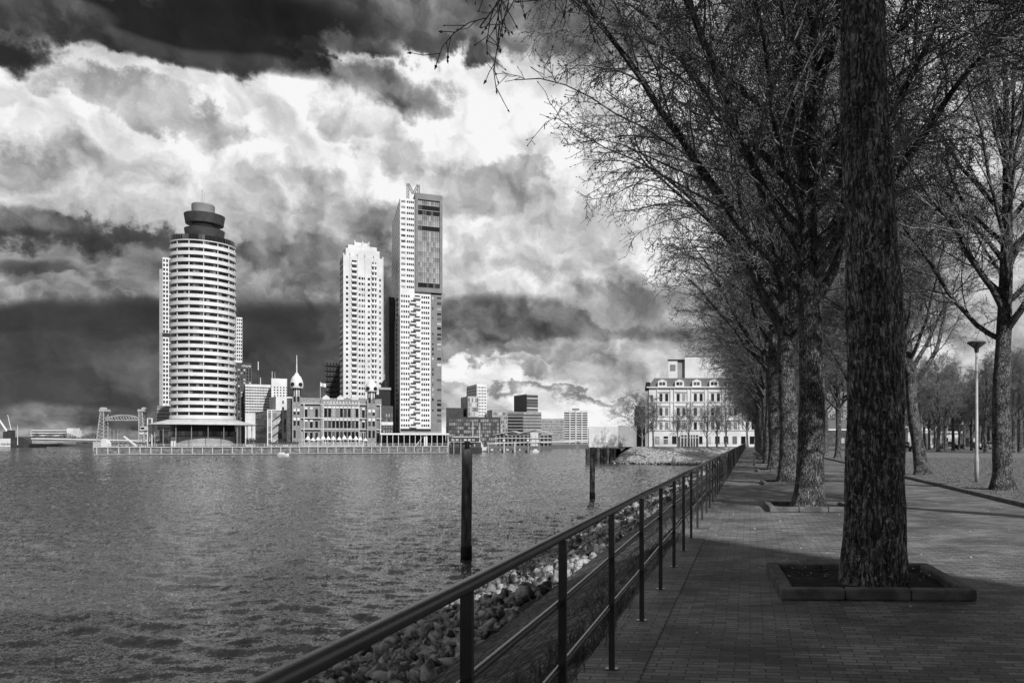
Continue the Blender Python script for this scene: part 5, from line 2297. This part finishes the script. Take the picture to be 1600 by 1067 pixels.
# mansard
mb = MB()
mb.prismy([(-.2, h + .30), (w, h + .30), (w, zh(590.5)), (1.3, zh(590.5))], .6, 14)
mb.build('mansard_roof', MT['roof'], o)
mb = MB()
mb.box(-.55, w, -.55, 15, h, h + .30)
for py in (628.5, 650.5, 672.5):
    mb.box(-.12, w, -.18, -.0, zh(py), zh(py) + .22)
mb.build('cornice', MT['whiteb'], o)
for k in range(10):
    x = Xh(1035 + k * 27)
    mb = MB()
    b_, t_ = h + .31, zh(594.5)
    mb.prismy([(x - 1.15, b_), (x + 1.15, b_), (x + 1.15, b_ + 1.35), (x + .75, t_ + .0), (x, t_ + .35), (x - .75, t_), (x - 1.15, b_ + 1.35)], -.1, 2.2)
    dm = mb.build('dormer', MT['whiteb'], o)
    mb = MB()
    mb.box(x - .75, x - .08, -.16, .1, b_ + .35, b_ + 1.15)
    mb.box(x + .08, x + .75, -.16, .1, b_ + .35, b_ + 1.15)
    mb.build('window', MT['glassd'], dm)
# pairs of windows per bay on three floors, shop front at the bottom
for k in range(9):
    for j, (y0, y1) in enumerate(((627.5, 615), (649.5, 637), (671.5, 659.5))):
        for s in (-4.5, 4.5):
            win(o, 'f', Xh(1037.5 + k * 27 + s), zh(y0), 4.6 * U, (y0 - y1) * U, 'glass')
    mb = MB()
    xx = Xh(1037.5 + k * 27)
    for (ya, yb) in ((612.8, 611.2), (634.5, 633.2), (657, 656)):
        mb.box(xx - 9.5 * U, xx + 9.5 * U, -.24, .0, zh(ya), zh(yb))
    for s in (-10.5, 10.5):
        mb.box(xx + s * U - .12, xx + s * U + .12, -.22, .0, zh(672), h)
    mb.build('window_surround', MT['white'], o)
for y0, y1 in ((627.5, 617), (649.5, 639), (671.5, 660)):
    win(o, 'f', Xh(1018.5), zh(y0), 4 * U, (y0 - y1) * U, 'glassg')
for k in range(14):
    px = 1027 + k * 13.5
    win(o, 'f', Xh(px), zh(693.5), 7 * U, 12 * U, 'glassd' if k % 3 else 'glassm')
mb = MB()
mb.box(Xh(1064), Xh(1092), -.5, .05, 0, zh(679.5))
ent = mb.build('entrance', MT['glassd'], o)
mb = MB()
for px in (1064, 1069, 1074, 1079, 1083, 1087, 1092):
    mb.box(Xh(px) - .1, Xh(px) + .1, -.62, -.5, 0, zh(679.5))
mb.box(Xh(1064), Xh(1092), -.62, -.505, zh(684), zh(683))
mb.build('door_frame', MT['whiteb'], ent)
# corner turret, left
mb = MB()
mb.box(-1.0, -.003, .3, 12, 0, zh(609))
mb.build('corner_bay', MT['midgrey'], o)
mb = MB()
mb.prismy([(-1.1, zh(609)), (.4, zh(609)), (.2, zh(597)), (-.8, zh(597))], .2, 6)
mb.build('chimney', MT['black'], o)
mb = MB()
mb.box(Xh(1043.5), Xh(1058), 3, 9, zh(591), zh(561.5))
mb.build('rooftop_block', MT['whiteb'], o)
mb = MB()
mb.box(Xh(1058) + .003, Xh(1070), 3.4, 9, zh(591), zh(561.5))
mb.build('rooftop_block', MT['midgrey'], o)
mb = MB()
mb.box(Xh(1043) - .1, Xh(1070) + .1, 2.8, 9.2, zh(561.5), zh(560))
mb.build('roof_edge', MT['black'], o)
mb = MB()
mb.box(Xh(1046.5), Xh(1055), 2.94, 3.2, zh(578), zh(568))
mb.build('louvre', MT['grey'], o)
mb = MB()
mb.box(Xh(1070) + .003, Xh(1175), 2.5, 14, zh(591), zh(555.5))
mb.build('rooftop_hall', MT['whiteb'], o)
mb = MB()
mb.box(Xh(1070), Xh(1175), 2.3, 14.2, zh(555.5) + .003, zh(554.3))
mb.build('roof_edge', MT['grey'], o)
mb = MB()
for k in range(9):
    mb.box(Xh(1031 + k * 1.6), Xh(1031.4 + k * 1.6), 2, 2.1, zh(590.5), zh(583 + (k % 3)))
mb.build('aerial', MT['grey'], o)
# dark gable house left of the hotel
o, w, L, h, U = block('house', 'narrow dark gable house just left of the white hotel', 991, 1011, 214, -2, 640, base_z=0, depth=8, m='grey')
mb = MB()
mb.box(0.2, w - .1, .5, 7, h, h + 1.0)
mb.build('roof', MT['brickd'], o)
win(o, 'f', w * .4, h * .45, 1.0, 1.6, 'glassm')
flush_windows()

# hotel fence
o = thing('hotel_fence', 'white picket railing along the bank before the hotel', 'fence', W(1022, 199.5, 0), YAW)
mb = MB()
mb.box(0, 3.4, 0, .12, 1.9, 2.05)
for k in range(14):
    mb.box(k * .26, k * .26 + .07, 0, .1, 0, 1.95)
mb.build('picket_panel', MT['whiteb'], o)
mb = MB()
mb.box(3.6, 19, 0, .06, 1.0, 1.07)
for k in range(32):
    mb.box(3.6 + k * .5, 3.64 + k * .5, 0, .06, 0, 1.05)
mb.build('rail_panel', MT['grey'], o)

# ------------------------------------------------------------------ houses and cars across the park
GHS = 'houses across the park'
hs = [(1285, 1335, 200, 672, 'brickd', 'dark house seen between the path trunks'), (1336, 1372, 205, 660, 'grey', 'grey house mostly behind the thick trunk'),
      (1372, 1418, 190, 668, 'brickd', 'dark brick house left of the left leaning tree'), (1419, 1452, 186, 672, 'white', 'low white building behind the left leaning tree'),
      (1453, 1502, 180, 676, 'whiteb', 'long low white pavilion between the park trunks'), (1503, 1560, 192, 662, 'brickd', 'dark house behind the lamp post'),
      (1561, 1640, 188, 655, 'brickd', 'tall dark house at the right edge'), (1641, 1760, 188, 650, 'grey', 'grey house beyond the right edge')]
for (a_, b_, dd, top_, m_, lb) in hs:
    o, w, L, h, U = block('house', lb, a_, b_, dd, 0, top_, base_z=0, depth=10, m=m_, group=GHS)
    nc = max(3, int(w / 1.9))
    nf_ = max(1, int(h / 2.6))
    for i in range(nf_):
        for c in range(nc):
            win(o, 'f', w * (c + .5) / nc, .9 + i * 2.6, w / nc * .5, 1.3, rt.choice(('glassd', 'glassm', 'glassp')))
    mb = MB()
    mb.box(-.1, w + .1, -.3, .0, h - .1, h + .35)
    mb.build('cornice', MT['whiteb' if m_ != 'brickd' else 'pale'], o)
    if m_ in ('brickd', 'grey'):
        mb = MB()
        mb.prismy([(0, h + .353), (w, h + .353), (w - 1.2, h + 2.6), (1.2, h + 2.6)], .3, 9.5)
        mb.build('roof', MT['roof'], o)
flush_windows(limit=40)


def car(px, dd, m_, label, rz=0):
    o = thing('parked_car', label, 'car', W(px, dd, 0), YAW + rz, 'cars parked across the park')
    mb = MB()
    mb.prismy([(-2.1, .35), (2.1, .35), (2.15, .8), (1.2, .92), (.6, 1.42), (-1.0, 1.45), (-1.6, .95), (-2.15, .88)], -.85, .85)
    b = mb.build('body', MT[m_], o)
    bv = b.modifiers.new('bevel', 'BEVEL')
    bv.width = .08
    bv.segments = 2
    mb = MB()
    mb.prismy([(.95, .95), (.5, 1.34), (-.9, 1.36), (-1.3, .97)], -.88, .88)
    mb.build('window', MT['glassd'], o)
    for sx in (-1.35, 1.35):
        for sy in (-.86, .86):
            mb = MB()
            mb.bar((sx, sy - .1, .33), (sx, sy + .1, .33), .33, n=16)
            mb.build('wheel', MT['tyre'], o)


car(1412, 150, 'carw', 'pale car parked left of the left leaning tree')
car(1482, 152, 'car', 'dark car parked before the low white pavilion')
car(1546, 148, 'carw', 'pale car parked right of the lamp post')
car(1515, 156, 'car', 'dark car parked left of the lamp post')
o = thing('park_bench', 'small dark bench on the far lawn left of the left leaning tree', 'bench', W(1417, 116, 0), YAW + .5)
mb = MB()
mb.box(-.8, .8, -.2, .25, .42, .47)
mb.build('seat', MT['dark'], o)
mb = MB()
mb.box(-.8, .8, .27, .32, .5, .9)
mb.build('backrest', MT['dark'], o)
for s in (-.7, .7):
    mb = MB()
    mb.box(s - .04, s + .04, -.15, .3, 0, .418)
    mb.build('leg', MT['black'], o)

# unseen block of flats, added behind the viewpoint to shade the near path
e = G(1455, 893)
T_ = 34.0
c0 = Vector((e.x + sd.x * T_, e.y + sd.y * T_, 0))
o = thing('apartment_building', 'tall unseen brick block added behind the viewpoint to shade the near path', 'building', c0, YAW)
mb = MB()
mb.box(-21, 0, -60, 0, 0, 36)
mb.build('wall', MT['brickd'], o)

# far dark tree lines
for (pa, pb, dd, top_, lb) in ((46, 152, 742, 676, 'dark far tree line behind the left bridge'), (232, 262, 420, 678, 'dark far tree clump beside the round tower'), (1290, 1700, 215, 640, 'dark far tree line closing the park')):
    wv = (pb - pa) * dd / FPX
    hh_ = ZZ(top_, dd) + 1.6
    gx = np.random.RandomState(int(pa))
    n_ = int(wv * hh_ * 30)
    xs_ = gx.uniform(0, wv, n_)
    env = .55 + .45 * np.abs(np.sin(xs_ * .21 + 1.3 * np.sin(xs_ * .07)))
    P_ = np.stack([xs_, gx.uniform(0, 4, n_), gx.beta(1.3, 1.5, n_) * hh_ * env], 1)
    Dx = gx.normal(0, .14, (n_, 3, 3)) * np.array([1, 1, 1.8])
    me = fast_mesh('tree_line', (P_[:, None, :] + Dx).reshape(-1, 3), np.zeros((0, 4), int), np.arange(n_ * 3).reshape(n_, 3), MT['hedge'])
    o = link('tree_line', me, None, W(pa, dd, -1.6 if pa < 1000 else 0))
    o.rotation_euler = (0, 0, YAW)
    props(o, lb, kind='stuff')
